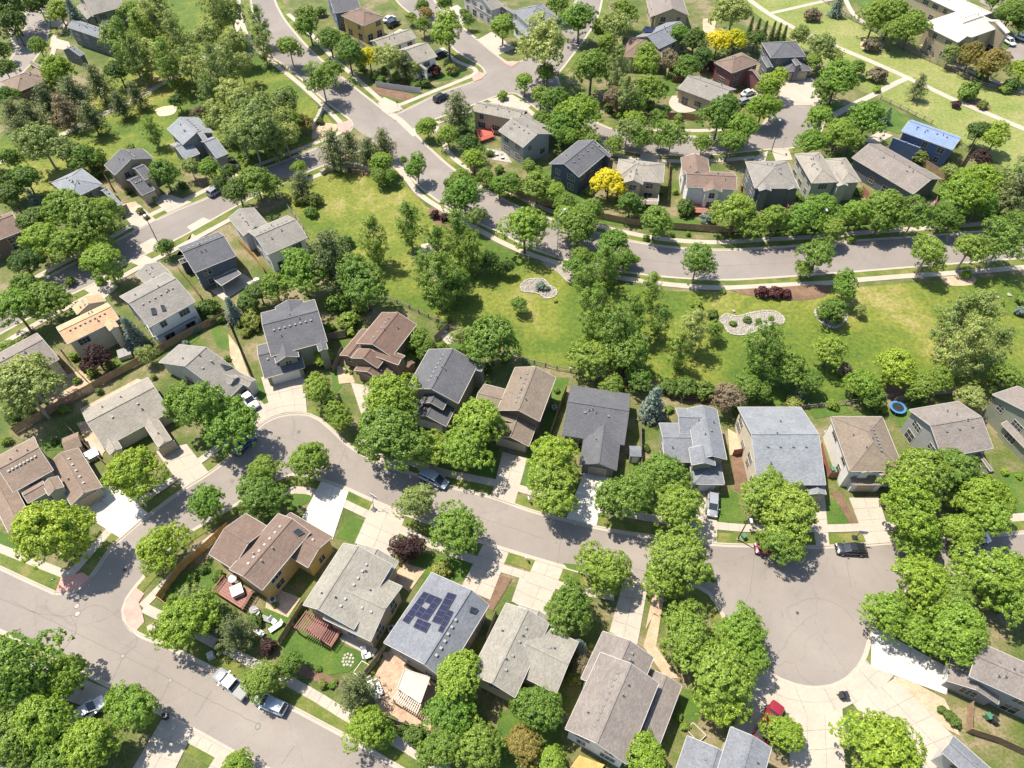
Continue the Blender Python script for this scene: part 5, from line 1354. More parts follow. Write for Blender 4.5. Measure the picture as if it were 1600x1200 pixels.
def rail_fence(label, q, mat="wood_grey", h=1.15, step=2.6):
    L = gl(*nums(q))
    root = thing("rail_fence", label, "fence", (L[0].x, L[0].y, 0), 0, "rail fences round the open grass")
    key = ("rail", mat, h)
    if key not in MESHES:
        m = MB(); m.box(0, step, -0.03, 0.03, -0.06, 0.06)
        p = MB(); p.box(-0.08, 0.08, -0.08, 0.08, 0, h + 0.12)
        MESHES[key] = (m.mesh("rail", mat), p.mesh("post", mat))
    rm, pm = MESHES[key]
    for a, b in zip(L[:-1], L[1:]):
        d = b - a
        n = max(1, round(d.length / step))
        ang = math.atan2(d.y, d.x)
        for i in range(n):
            p = a + d * (i / n) - L[0]
            put("post", pm, root, (p.x, p.y, 0), ang)
            for z in (0.45, 0.98):
                put("rail", rm, root, (p.x, p.y, z + rnd.uniform(-0.04, 0.04)), ang, (d.length / n / step, 1, 1))
    p = L[-1] - L[0]
    put("post", pm, root, (p.x, p.y, 0), 0)
for lab, q, mat in [("new orange wooden fence curving beside corner pavement", "358,825 340,842 315,865 285,890 250,938", "wood_orange"), ("short orange fence end panel at the corner yard", "250,938 265,950", "wood_orange"),
                    ("long weathered board fence between the two rows at left", "25,678 90,640 150,607 217,570 300,523 352,499", "wood_fence"), ("board fence along the tan gravel side yard of grey ranch", "356,502 372,540 392,588", "wood_fence"),
                    ("short fence between brown tiled house and its shed", "110,672 135,698 166,728", "wood_fence"), ("fence left of purple shrub behind orange roofed house", "92,545 112,572 136,597", "wood_grey"), ("reddish fence between slate patio house and grey house", "375,382 400,407 414,427", "wood_orange"),
                    ("fence between slate patio house and deck house", "282,426 300,448 316,470", "wood_fence"), ("dark fence right of three garage slate house", "513,531 541,526 556,494", "wood_grey"), ("fence beside chocolate house gravel strip", "536,552 522,582", "wood_grey"),
                    ("dark fence behind street tree slate house", "680,534 700,514", "wood_grey"), ("fence left of the big charcoal ranch", "884,612 872,645 860,680", "wood_fence"), ("fence right of the big charcoal ranch shed", "1000,668 1001,742", "wood_grey"),
                    ("small gate fence beside pale blue speckled house", "1144,712 1168,708", "wood_red"), ("red brown fence beside the white sided house", "1280,700 1284,720 1293,747 1318,744", "wood_red"), ("fence between red brown house and pergola house yards", "476,947 455,980 438,1007", "wood_fence"),
                    ("grey fence between pergola house and solar house", "607,1008 588,1035 566,1062", "wood_grey"), ("grey fence below flagstone patio", "590,1117 630,1134 676,1152", "wood_grey"), ("short fence right of the solar panel house", "775,960 760,1002", "wood_grey"),
                    ("thick wooden fence between taupe house and lilac roof", "1511,1102 1509,1144 1550,1157 1605,1182", "wood_fence"), ("long garden fence behind the houses above the wide road", "735,268 790,299 840,319 917,338 985,352 1050,358 1120,363 1200,361 1330,351 1440,344 1500,337", "wood_fence"),
                    ("red brown fence along street in the trees, left stretch", "942,160 965,175 1000,184", "wood_red"), ("red brown fence along tan house patio, right stretch", "1025,186 1065,186 1097,190", "wood_red"), ("red brown fence behind tan patio house", "1050,129 1082,127", "wood_red"),
                    ("pale fence behind blue house by green belt", "1522,226 1497,266", "wood_fence"), ("fence between blue house and long tan roof", "1440,258 1492,291", "wood_fence"), ("fence left of olive house at right edge", "1540,640 1552,668", "wood_fence"), ("fence right of navy house", "953,250 945,300", "wood_fence"),
                    ("fence between tan and white house above road", "1045,260 1042,320", "wood_red"), ("fence between white and grey gabled house", "1156,290 1152,330", "wood_red"), ("fence on the near side of long tan roof", "1345,300 1360,320 1440,325", "wood_red"),
                    ("wooden fence under the trees behind taupe side window house", "1395,630 1450,618 1520,612", "wood_grey"), ("fence below the beige ranch back garden", "60,700 20,715", "wood_fence"), ("dark fence below olive grey house", "800,1092 850,1115 885,1128", "wood_grey"),
                    ("fence between pale blue and dark grey houses by the park", "155,262 178,300", "wood_red"), ("fence left of tan house by yellow tree at top", "560,70 590,95", "wood_grey")]:
    fence(lab, q, mat)
fence("white panel fence on the street corner lawn", "588,136 610,140 640,144 658,146", "white_paint", 1.7, "white_fence", group="white fences")
for lab, q in [("split rail fence between park lawn and back gardens", "602,467 640,483 700,512 745,535 817,565 870,578 955,593 1010,607 1062,622 1140,632"), ("long rail fence along the green belt by the apartments", "1285,2 1320,25 1367,51 1417,81 1475,106 1530,133 1620,158"),
               ("rail fence beside the branch path in green belt", "1375,156 1405,170 1455,194"), ("rail fence behind houses at right end of park", "1240,640 1320,632 1400,620"), ("rail fence behind the white walled grey house at park", "480,372 470,352 450,325")]:
    rail_fence(lab, q)

# ------------------------------------------------------------------ vehicles
def loft(m, st, mi=0, close=True, n=10, pw=3.2):
    """st: (x, half width, z low, z high): rounded box sections along the length"""
    rings = []
    for x, w, z0, z1 in st:
        r = []
        for k in range(n * 2):
            a = math.pi * 2 * (k + 0.5) / (n * 2)
            c, s_ = math.cos(a), math.sin(a)
            r.append((x, w * math.copysign(abs(c) ** (2 / pw), c), (z0 + z1) / 2 + (z1 - z0) / 2 * math.copysign(abs(s_) ** (2 / pw), s_)))
        rings.append(r)
    b = len(m.v)
    N_ = n * 2
    for r in rings:
        m.v += r
    for i in range(len(rings) - 1):
        for k in range(N_):
            m.f.append((b + i * N_ + k, b + i * N_ + (k + 1) % N_, b + (i + 1) * N_ + (k + 1) % N_, b + (i + 1) * N_ + k))
            m.m.append(mi)
    m.f.append(tuple(b + k for k in range(N_ - 1, -1, -1)))
    m.f.append(tuple(b + (len(rings) - 1) * N_ + k for k in range(N_)))
    m.m += [mi, mi]
CARS = {  # length, half width, body stations, cabin stations (x, half width, top), kind extras
    "sedan": (4.7, [(-2.35, .70, .42, .78), (-2.2, .84, .3, .96), (-1.5, .90, .24, 1.02), (0, .91, .22, .98), (1.0, .90, .24, .96), (1.9, .86, .3, .82), (2.25, .76, .36, .68), (2.35, .6, .42, .6)], [(-1.75, .62, .95), (-1.05, .66, 1.36), (-.2, .68, 1.45), (.45, .66, 1.4), (1.25, .66, .95)]),
    "suv": (4.7, [(-2.35, .74, .45, .95), (-2.25, .88, .34, 1.06), (-1.5, .92, .28, 1.08), (0, .93, .27, 1.06), (1.0, .92, .28, 1.05), (1.9, .88, .34, .96), (2.25, .80, .4, .86), (2.35, .66, .46, .74)], [(-2.28, .72, 1.03), (-1.95, .72, 1.6), (-.4, .74, 1.74), (.4, .72, 1.66), (1.2, .72, 1.04)]),
    "hatch": (4.5, [(-2.25, .72, .42, .92), (-2.1, .85, .32, 1.02), (-1.4, .90, .26, 1.04), (0, .91, .25, 1.02), (.9, .90, .26, 1.0), (1.8, .86, .32, .88), (2.15, .76, .38, .72), (2.25, .6, .42, .62)], [(-2.15, .68, 1.0), (-1.7, .7, 1.42), (-.5, .71, 1.56), (.35, .69, 1.5), (1.2, .68, 1.0)]),
    "van": (5.1, [(-2.55, .80, .45, 1.0), (-2.45, .94, .34, 1.1), (-1.5, .98, .28, 1.12), (0, .98, .27, 1.1), (1.3, .96, .28, 1.05), (2.1, .9, .34, .92), (2.45, .8, .4, .76), (2.55, .66, .46, .66)], [(-2.5, .82, 1.06), (-2.3, .82, 1.75), (-.5, .84, 1.86), (.7, .82, 1.76), (1.7, .76, 1.05)]),
    "pickup": (5.7, [(-2.85, .90, .5, .78), (-2.75, .95, .44, .80), (-.95, .96, .40, .80), (-.7, .96, .36, 1.08), (.6, .96, .34, 1.1), (1.4, .95, .36, 1.08), (2.3, .92, .42, 1.02), (2.75, .84, .46, .92), (2.85, .72, .5, .8)], [(-.8, .76, 1.06), (-.6, .78, 1.72), (0.2, .79, 1.82), (.75, .77, 1.76), (1.45, .76, 1.06)]),
}
def car_meshes(kind):
    if ("car", kind) in MESHES:
        return MESHES[("car", kind)]
    Ln, body, cab = CARS[kind]
    b = MB()
    loft(b, body)
    if kind == "pickup":
        for s in (-1, 1):
            b.box(-2.82, -.72, s * .92 - .05, s * .92 + .05, .75, 1.14)
        b.box(-2.86, -2.78, -.9, .9, .75, 1.12)
    g = MB()
    loft(g, [(x, w, .9, z) for x, w, z in cab], n=6, pw=5)
    r = MB()
    top = cab[1:-1]
    for (xa, wa, za), (xb, wb, zb) in zip(top[:-1], top[1:]):
        r.solid([(xa, -wa * .97, za - .03), (xa, wa * .97, za - .03), (xb, wb * .97, zb - .03), (xb, -wb * .97, zb - .03), (xa, -wa * .9, za + .03), (xa, wa * .9, za + .03), (xb, wb * .9, zb + .03), (xb, -wb * .9, zb + .03)],
                [(4, 7, 6, 5), (0, 1, 2, 3), (0, 4, 5, 1), (1, 5, 6, 2), (2, 6, 7, 3), (3, 7, 4, 0)])
    for s in (-1, 1):
        for (xa, wa, za), (xb, wb, zb) in ((cab[0], cab[1]), (cab[2], (cab[2][0] + .02, cab[2][1] + .07, 1.0)), (cab[-1], cab[-2])):
            r.bar((xa, s * wa, za), (xb, s * wb, zb), .09, .09)
    t = MB()
    t.tube([(0, -.11, 0), (0, .11, 0)], .34, 14)
    h = MB()
    h.tube([(0, -.116, 0), (0, .116, 0)], .2, 8)
    hl = MB(); hl.box(-.1, .06, -.2, .2, -.07, .08)
    tl = MB(); tl.box(-.05, .07, -.14, .14, -.1, .12)
    mi = MB(); mi.box(-.08, .08, -.12, .12, -.07, .07)
    wb = MB(); wb.box(-2.7, -.8, -.85, .85, .8, .83)
    bp = MB(); bp.box(-.06, .05, -.75, .75, -.1, .1)
    MESHES[("car", kind)] = dict(body=b.mesh("body", "paint_grey", True), glass=g.mesh("windows", "glass", False), roof=r.mesh("roof", "paint_grey"), tyre=t.mesh("tyre", "tyre"), rim=h.mesh("rim", "rim"), head=hl.mesh("headlight", "lamp_lens"), tail=tl.mesh("taillight", "tail_lens"), mirror=mi.mesh("mirror", "black_plastic"), bed=wb.mesh("truck_bed", "black_plastic"), bumper=bp.mesh("bumper", "black_plastic"))
    return MESHES[("car", kind)]
def car(label, x0, y0, x1, y1, kind, paint, name="parked_car", cat="car", z=0.03, group=None, roofpaint=None):
    a, b = G(x0, y0), G(x1, y1)
    c = (a + b) / 2
    rz = math.atan2(b.y - a.y, b.x - a.x)
    root = thing(name, label, cat, (c.x, c.y, z), rz, group)
    M = car_meshes(kind)
    Ln = CARS[kind][0]
    hw = .86 if kind != "van" else .9
    def pm(nm, me, loc, paintit=False):
        o = put(nm, me, root, loc)
        if paintit:
            o.material_slots[0].link = "OBJECT"
            o.material_slots[0].material = MATS["paint_" + (paint if paintit is True else paintit)]
        return o
    pm("body", M["body"], (0, 0, 0), True)
    pm("windows", M["glass"], (0, 0, 0))
    pm("roof", M["roof"], (0, 0, 0), roofpaint or True)
    for sx in (-1, 1):
        for sy in (-1, 1):
            w = pm("wheel", M["tyre"], (sx * Ln * .3, sy * hw, .34))
            put("rim", M["rim"], w)
    for sy in (-1, 1):
        pm("headlight", M["head"], (Ln / 2 - .14, sy * .6, .68))
        pm("taillight", M["tail"], (-Ln / 2 + .06, sy * .68, .84))
        pm("mirror", M["mirror"], (CARS[kind][2][-1][0] - .25, sy * (hw + .16), 1.02), True)
    pm("bumper", M["bumper"], (-Ln / 2 + .02, 0, .46))
    pm("bumper", M["bumper"], (Ln / 2 - .02, 0, .44))
    if kind == "pickup":
        pm("truck_bed", M["bed"], (0, 0, 0))
    return root
car("black hatchback parked at the kerb beside the cul de sac", 1350, 862, 1305, 860, "hatch", "black", "black_hatchback")
car("dark red car mostly hidden under the street tree", 1218, 862, 1186, 860, "sedan", "dark_red", "red_car")
car("white van hidden under the big trees on right kerb", 1496, 845, 1540, 842, "van", "white", "white_van")
car("silver car standing in the driveway near the lamp post", 1113, 776, 1111, 808, "hatch", "silver", "silver_car", z=0.14)
car("red pickup truck at the bottom beside speckled roof", 1186, 1152, 1211, 1108, "pickup", "red", "red_pickup", "pickup truck", z=0.14)
car("pale silver minivan parked under trees on the bend", 660, 743, 697, 761, "van", "pale_blue", "silver_minivan", "minivan")
car("dark blue car parked on the bend of the street", 367, 711, 398, 684, "sedan", "blue", "blue_car")
car("white pickup parked in front of the slate garage house", 377, 614, 401, 641, "pickup", "white", "white_pickup", "pickup truck", z=0.14)
car("silver grey pickup nosed under a small tree, bottom street", 386, 1088, 342, 1054, "pickup", "silver", "grey_pickup", "pickup truck", roofpaint="white")
car("white estate car behind the grey pickup, bottom street", 448, 1112, 402, 1092, "suv", "pale_blue", "white_estate_car")
car("black car alone on the side street at top", 679, 161, 700, 151, "suv", "black", "black_car")
car("silver white car in driveway of the red roofed yellow house", 603, 36, 614, 30, "sedan", "white", "white_car", z=0.13)
car("black car beside white one at red roofed yellow house", 608, 44, 622, 37, "suv", "black", "black_car", z=0.13)
car("black utility truck beside pale blue park house", 374, 271, 356, 249, "pickup", "black", "black_truck", "pickup truck", z=0.13)
car("silver car at the kerb by the dark round tree", 331, 307, 349, 296, "suv", "silver", "silver_car")
car("black car parked at kerb under the sage trees", 391, 274, 406, 266, "sedan", "grey", "black_car")
car("white car in the apartment car park, foremost", 1567, 64, 1582, 73, "suv", "white", "white_car")
car("white car in the apartment car park, at edge of frame", 1587, 60, 1604, 66, "sedan", "white", "white_car")
car("white car under trees by the tan patio house", 1160, 152, 1176, 146, "sedan", "white", "white_car", z=0.13)
car("grey car under trees by the tan patio house", 1155, 165, 1170, 160, "hatch", "silver", "grey_car", z=0.13)
car("black car beneath tree in front of white corner house", 680, 92, 697, 85, "suv", "black", "black_car", z=0.13)
car("black car parked at the very top right behind apartments", 1568, 18, 1580, 22, "suv", "black", "black_car")
car("white car beneath the trees beyond the bottom left pavement", 130, 1122, 150, 1108, "suv", "white", "white_car", z=0.13)

# ------------------------------------------------------------------ lamps, signs, street things
def lamp(label, x, y, h, arm, rz, mat="metal_dark"):
    p = G(x, y)
    root = thing("street_lamp", label, "street lamp", (p.x, p.y, 0), rz, "street lamps")
    m = MB(); m.tube([(0, 0, .5), (0, 0, h * .5), (0, 0, h)], [.11, .09, .06], 8); part("pole", m, mat, root)
    m = MB(); m.tube([(0, 0, 0), (0, 0, .5)], [.22, .19], 8); part("base", m, "concrete", root)
    m = MB(); m.tube([(0, 0, h - .25), (arm * .5, 0, h - .02), (arm, 0, h)], [.04, .04, .04], 6); part("arm", m, mat, root)
    m = MB(); m.box(arm - .1, arm + .65, -.2, .2, h - .06, h + .12); hd = part("lamp_head", m, "metal_pale", root)
    m = MB(); m.box(arm + .05, arm + .55, -.14, .14, h - .1, h - .06); part("lens", m, "lamp_lens", hd)
lamp("dark lamp post leaning over the round cul de sac entry", 1152, 844, 7.6, .5, -1.6)
lamp("tall grey lamp post on grass strip of the wide road", 870, 402, 11, 1.8, 1.0, "metal_pale")
lamp("slim dark lamp post on the far cul de sac", 1205, 237, 8, .5, 1.6)
lamp("lamp post among trees on far kerb of wide road", 1268, 372, 8.5, 1.2, -1.6)
lamp("lamp post beside the square lawn of the left street", 250, 385, 7.6, .5, 2.2)
def sign(label, x, y, rz, col, h=2.6, name="street_sign", w=.75, hh=.2):
    p = G(x, y)
    root = thing(name, label, "sign", (p.x, p.y, 0), rz)
    m = MB(); m.tube([(0, 0, 0), (0, 0, h + .1)], .035, 6); part("post", m, "metal_pale", root)
    m = MB(); m.box(-w / 2, w / 2, -.015, .015, h - hh, h); part("sign_plate", m, col, root)
sign("street name sign on red ramp at bottom left corner", 98, 919, .6, "green_plastic", 3.0)
sign("slim sign post by the far cul de sac driveway", 1222, 233, 0, "metal_pale", 3.2)
sign("stop sign on white panel fence corner", 622, 171, .9, "red_paint", 2.5, w=.7, hh=.7)
def disc(label, x, y, r, name="manhole_cover", mat="metal_dark"):
    p = G(x, y)
    root = thing(name, label, "manhole cover", (p.x, p.y, .032), 0, "round covers in the roadway")
    m = MB(); m.tube([(0, 0, -.02), (0, 0, .006)], r, 18); part("lid", m, mat, root)
    m = MB(); n = 18
    for k in range(n):
        a, b = 2 * math.pi * k / n, 2 * math.pi * (k + 1) / n
        m.face([(r * 1.03 * math.cos(a), r * 1.03 * math.sin(a), .004), (r * 1.25 * math.cos(a), r * 1.45 * math.sin(a), .004), (r * 1.25 * math.cos(b), r * 1.45 * math.sin(b), .004), (r * 1.03 * math.cos(b), r * 1.03 * math.sin(b), .004)])
    part("collar", m, "tar", root)
for lab, x, y, r in [("pale manhole cover nearest the red corner ramps", 120, 947, .33), ("pale manhole cover just below its twin near corner ramps", 121, 959, .33), ("small valve cover on left of bottom street", 115, 988, .2), ("manhole cover in middle of bottom street", 192, 1025, .28), ("oval valve cover towards right of bottom street", 266, 1063, .22),
                     ("round cover right below white estate car", 403, 1135, .3), ("round cover on the inner bend of curved street", 467, 675, .28), ("round cover on curved street near blue car", 362, 752, .26), ("cover in gutter at mouth of side street", 619, 188, .35), ("cover by kerb of curved street near street sign", 195, 890, .25), ("small valve cover on the cul de sac tarmac", 1246, 958, .2)]:
    disc(lab, x, y, r, mat="concrete_old" if "pale" in lab else "metal_dark")
def bin_(label, x, y, mat, rz=0):
    p = G(x, y)
    root = thing("trash_bin", label, "trash bin", (p.x, p.y, .12), rz, "wheeled trash bins")
    m = MB()
    m.solid([(-.24, -.26, .08), (.24, -.26, .08), (.24, .26, .08), (-.24, .26, .08), (-.3, -.34, .98), (.3, -.34, .98), (.3, .34, .98), (-.3, .34, .98)], [(3, 2, 1, 0), (4, 5, 6, 7), (0, 1, 5, 4), (1, 2, 6, 5), (2, 3, 7, 6), (3, 0, 4, 7)])
    part("body", m, mat, root)
    m = MB(); m.box(-.32, .32, -.38, .38, .99, 1.05); m.box(-.3, .3, .36, .44, .95, 1.02); part("lid", m, mat, root)
    for s in (-1, 1):
        m = MB(); m.tube([(s * .26, .3, .1), (s * .32, .3, .1)], .1, 10); part("wheel", m, "tyre", root)
bin_("dark bin, left of the pair on pale concrete", 1312, 1089, "black_plastic", .2)
bin_("dark bin, right of the pair on pale concrete", 1318, 1089, "black_plastic", .2)
bin_("dark bin on the bottom street kerb under tree", 262, 1122, "black_plastic", .5)
bin_("green bin in shade beside taupe house wall", 1540, 1122, "green_plastic", .3)
bin_("black bin next to the green one by taupe house", 1549, 1127, "black_plastic", .3)
bin_("green bin in white side yard of the taupe house", 1298, 738, "green_plastic", .1)
bin_("bin at the garage side of the white sided house", 1316, 752, "vent_grey", .1)
bin_("dark bin beside garage of red brown house", 503, 868, "black_plastic", .6)
def hoop(label, x, y, rz):
    p = G(x, y)
    root = thing("basketball_hoop", label, "basketball hoop", (p.x, p.y, .1), rz)
    m = MB(); m.box(-.4, .4, -.9, -.2, 0, .2); part("base", m, "black_plastic", root)
    m = MB(); m.tube([(0, -.5, .1), (0, -.3, 2.4), (0, .1, 3.0)], .05, 6); part("pole", m, "metal_dark", root)
    m = MB(); m.box(-.7, .7, .1, .15, 2.7, 3.6); part("backboard", m, "white_paint", root)
    m = MB()
    for k in range(12):
        a, b = 2 * math.pi * k / 12, 2 * math.pi * (k + 1) / 12
        m.bar((.23 * math.cos(a), .42 + .23 * math.sin(a), 2.95), (.23 * math.cos(b), .42 + .23 * math.sin(b), 2.95), .03, .03)
    part("rim", m, "red_paint", root)
hoop("basketball hoop on the verge behind the black hatchback", 1336, 846, 3.0)
hoop("basketball hoop at kerb of the small square lawn", 588, 793, -.6)
def mailbox(label, x, y, rz):
    p = G(x, y)
    root = thing("mailbox", label, "mailbox", (p.x, p.y, .1), rz, "mailboxes")
    m = MB(); m.box(-.05, .05, -.05, .05, 0, 1.0); part("post", m, "white_paint", root)
    m = MB(); m.box(-.12, .12, -.28, .28, 1.0, 1.2); m.tube([(0, -.28, 1.2), (0, .28, 1.2)], .12, 10); part("box", m, "white_paint", root)
mailbox("white mailbox on verge at brown tiled house driveway", 231, 793, .8)
mailbox("white mailbox on verge at the ranch driveway", 338, 719, .7)
mailbox("mailbox at kerb near the long white driveway", 826, 785, .2)
mailbox("mailbox on the grass strip near solar house driveway", 822, 876, .2)
def utility(label, x, y, mat, s=.5):
    p = G(x, y)
    root = thing("utility_box", label, "utility box", (p.x, p.y, .08), .5)
    m = MB(); m.box(-s, s, -s, s, 0, .1); part("pad", m, "concrete", root)
    m = MB(); m.box(-s * .8, s * .8, -s * .75, s * .75, .1, .8); m.box(-s * .85, s * .85, -s * .8, s * .8, .8, .86); part("cabinet", m, mat, root)
utility("pale utility box on bottom street verge under tree", 331, 1026, "vent_pale")
utility("green utility box near the round cul de sac verge", 1161, 841, "green_plastic", .4)
utility("grey utility box beside street corner pavement", 240, 984, "concrete_old", .6)

# ------------------------------------------------------------------ garden structures
def quad_frame(q, z):
    return [Vector((*G(*q[2 * i:2 * i + 2], z), z)) for i in range(4)]
def deck(label, q, z, mat, rail="wood_red", name="deck", rails=True, sides=(0, 1, 2, 3), boards=True):
    c = quad_frame(nums(q), z)
    o = (c[0] + c[1] + c[2] + c[3]) / 4
    root = thing(name, label, "deck", (o.x, o.y, 0), 0)
    c = [v - Vector((o.x, o.y, 0)) for v in c]
    n = max(2, int((c[1] - c[0]).length / .3)) if boards else 1
    dm = MB()
    for i in range(n):
        a, b = c[0].lerp(c[1], (i + .04) / n), c[0].lerp(c[1], (i + .96) / n)
        d, e = c[3].lerp(c[2], (i + .04) / n), c[3].lerp(c[2], (i + .96) / n)
        dn = Vector((0, 0, .05))
        dm.solid([a - dn, b - dn, e - dn, d - dn, a, b, e, d], [(3, 2, 1, 0), (4, 5, 6, 7), (0, 1, 5, 4), (1, 2, 6, 5), (2, 3, 7, 6), (3, 0, 4, 7)])
    part("deck_boards", dm, mat, root)["kind"] = "stuff"
    for k in range(4):
        m = MB(); m.box(c[k].x * .94 - .08, c[k].x * .94 + .08, c[k].y * .94 - .08, c[k].y * .94 + .08, 0, z - .06); part("post", m, rail, root)
    if rails:
        for k in sides:
            a, b = c[k], c[(k + 1) % 4]
            m = MB()
            up = Vector((0, 0, .95))
            m.bar(a + up, b + up, .09, .05)
            m.bar(a + up * .15, b + up * .15, .05, .05)
            nb = max(2, int((b - a).length / .22))
            for j in range(nb + 1):
                p = a.lerp(b, j / nb)
                m.bar(p + up * .12, p + up, .035, .035)
            part("railing", m, rail, root)
    return root
def pergola(label, q, z, mat, n, solid=None, name="pergola"):
    """slats run from corner 0 towards corner 1 and are set side by side towards corner 3"""
    c = quad_frame(nums(q), z)
    o = (c[0] + c[1] + c[2] + c[3]) / 4
    root = thing(name, label, "pergola", (o.x, o.y, 0), 0)
    c = [v - Vector((o.x, o.y, 0)) for v in c]
    for k in range(4):
        m = MB(); m.box(c[k].x * .9 - .08, c[k].x * .9 + .08, c[k].y * .9 - .08, c[k].y * .9 + .08, 0, z - .3); part("post", m, mat, root)
    for a, b in ((c[0].lerp(c[1], .1), c[3].lerp(c[2], .1)), (c[0].lerp(c[1], .9), c[3].lerp(c[2], .9))):
        m = MB(); m.bar(a - Vector((0, 0, .18)), b - Vector((0, 0, .18)), .1, .2); part("beam", m, mat, root)
    for i in range(n):
        t = (i + .5) / n
        a, b = c[0].lerp(c[3], t), c[1].lerp(c[2], t)
        m = MB(); m.bar(a, b, .11, .14); part("slat", m, mat, root)
    return root
pergola("long red brown slatted pergola over grey green house deck", "458,980 478,953 516,974 500,1001", 2.7, "wood_deck", 13)
deck("red brown deck under and beside the long pergola", "478,984 497,958 535,985 517,1012", .9, "wood_deck", sides=(2, 3))
deck("red deck with railing behind the red brown house", "335,925 352,903 396,925 379,953", .8, "wood_deck", sides=(0, 2, 3))
deck("blue grey raised deck with white railing behind long house", "232,513 302,475 308,498 243,532", 2.2, "deck_blue", "white_paint", sides=(1, 2, 3))
deck("bright red deck behind tan house by the side street", "742,203 764,197 772,213 750,221", .9, "red_paint", "red_paint", sides=(1, 2, 3))
deck("pale balcony deck behind tan house above wide road", "982,308 1028,310 1028,320 982,318", 2.2, "wood_grey", "white_paint", sides=(1, 2, 3))
deck("red brown deck behind the white red roofed house", "1080,318 1115,320 1118,333 1082,332", .9, "wood_red", sides=(1, 2, 3))
deck("brown deck in trees behind grey two gabled house", "1228,318 1246,316 1250,326 1230,328", .9, "wood_red", sides=(1, 2, 3))
deck("dark deck at the end of long tan roofed house", "1425,315 1462,312 1460,322 1422,326", 1.0, "wood_grey", sides=(1, 2, 3))
deck("orange deck at bottom edge behind white balcony house", "905,1180 945,1195 930,1215 890,1200", .6, "wood_orange", sides=(2,))
def cover(label, q, z, mat, post="trim_white"):
    c = quad_frame(nums(q), z)
    o = (c[0] + c[1] + c[2] + c[3]) / 4
    root = thing("patio_cover", label, "patio cover", (o.x, o.y, 0), 0)
    c = [v - Vector((o.x, o.y, 0)) for v in c]
    m = MB(); dn = Vector((0, 0, .12))
    m.solid([v - dn for v in c] + c, [(3, 2, 1, 0), (4, 5, 6, 7), (0, 1, 5, 4), (1, 2, 6, 5), (2, 3, 7, 6), (3, 0, 4, 7)])
    part("roof", m, mat, root)
    for k in range(4):
        m = MB(); m.box(c[k].x * .92 - .08, c[k].x * .92 + .08, c[k].y * .92 - .08, c[k].y * .92 + .08, 0, z - .13); part("post", m, post, root)
        m = MB(); m.bar(c[k] + Vector((0, 0, .03)), c[(k + 1) % 4] + Vector((0, 0, .03)), .1, .12); part("trim", m, post, root)
cover("pale flat patio cover on the flagstone terrace", "632,1046 672,1058 657,1099 621,1075", 2.7, "panel_beige")
pergola("small pale slatted pergola below the pale patio cover", "621,1079 612,1091 652,1116 659,1101", 2.5, "trim_tan", 13)
cover("slate patio roof behind the slate house", "333,436 368,420 377,428 346,447", 2.7, "roof_slate")
sheet("patio", "flagstone", .09, 601, 1022, 615, 1015, 640, 1045, 704, 1080, 690, 1110, 668, 1147, 592, 1112, 577, 1078)
sheet("patio", "concrete", .09, 540, 985, 590, 1015, 582, 1028, 530, 1000)
sheet("patio", "concrete", .09, 1050, 150, 1072, 152, 1088, 172, 1060, 176, 1045, 163, smooth=True)
sheet("patio", "concrete", .09, 140, 685, 165, 705, 150, 722, 120, 705)
sheet("patio", "pale_stone", .09, 760, 232, 790, 238, 800, 255, 770, 250)
sheet("patio", "concrete", .09, 330, 455, 380, 428, 398, 440, 350, 470)
sheet("patio", "pale_stone", .09, 688, 525, 705, 520, 718, 532, 698, 540)
# flagstones of the terrace laid one by one, each a slab of its own
o = bpy.data.objects["patio"]
R = random.Random(5)
for i in range(15):
    for j in range(13):
        x, y = 577 + i * 9 + R.uniform(-1.5, 1.5), 1018 + j * 10.3 + (i % 2) * 5 + R.uniform(-1.5, 1.5)
        poly = [(601, 1022), (615, 1015), (640, 1045), (704, 1080), (690, 1110), (668, 1147), (592, 1112), (577, 1078)]
        ins = False
        for (xa, ya), (xb, yb) in zip(poly, poly[1:] + poly[:1]):
            if (ya > y) != (yb > y) and x < (xb - xa) * (y - ya) / (yb - ya) + xa:
                ins = not ins
        if ins:
            c = G(x, y)
            m = MB()
            a0 = R.uniform(0, 6)
            m.prism([(c.x + R.uniform(.33, .45) * math.cos(a0 + k * 1.047), c.y + R.uniform(.33, .45) * math.sin(a0 + k * 1.047)) for k in range(6)], .08, .125 + R.uniform(-.01, .01))
            part("paving_stone", m, "flagstone", o)
st = thing("stepping_stones", "pale stepping stones set in lawn of pergola house", "stepping stones", (*G(545, 1030), 0), 0)
c0 = G(545, 1030)
for x, y in [(539, 1024), (544, 1022), (549, 1024), (537, 1029), (542, 1028), (547, 1029), (552, 1029), (536, 1034), (541, 1034), (546, 1034), (551, 1035), (538, 1039), (543, 1039), (548, 1040)]:
    p = G(x, y) - c0
    m = MB(); a0 = R.uniform(0, 6)
    m.prism([(p.x + R.uniform(.15, .23) * math.cos(a0 + k * 1.047), p.y + R.uniform(.15, .23) * math.sin(a0 + k * 1.047)) for k in range(6)], .05, .13)
    part("stone", m, "pale_stone", st)
def spa(label, x, y, rz, s=1.05, cov="white_paint"):
    p = G(x, y)
    root = thing("hot_tub", label, "hot tub", (p.x, p.y, .1), rz)
    m = MB(); m.box(-s, s, -s, s, 0, .8); part("tub", m, "trim_tan", root)
    for k in (-1, 1):
        m = MB(); m.box(-s * 1.03 if k < 0 else .02, -.02 if k < 0 else s * 1.03, -s * 1.03, s * 1.03, .81, .93); part("cover", m, cov, root)
def with_z(o, z):
    o.location.z = z
    return o
spa("white covered hot tub on the red deck", 375, 929, .5, .8)
bpy.data.objects["hot_tub"].location.z = .82
spa("white hot tub with dark lid behind orange roofed house", 197, 556, .5, 1.1, "vent_grey")
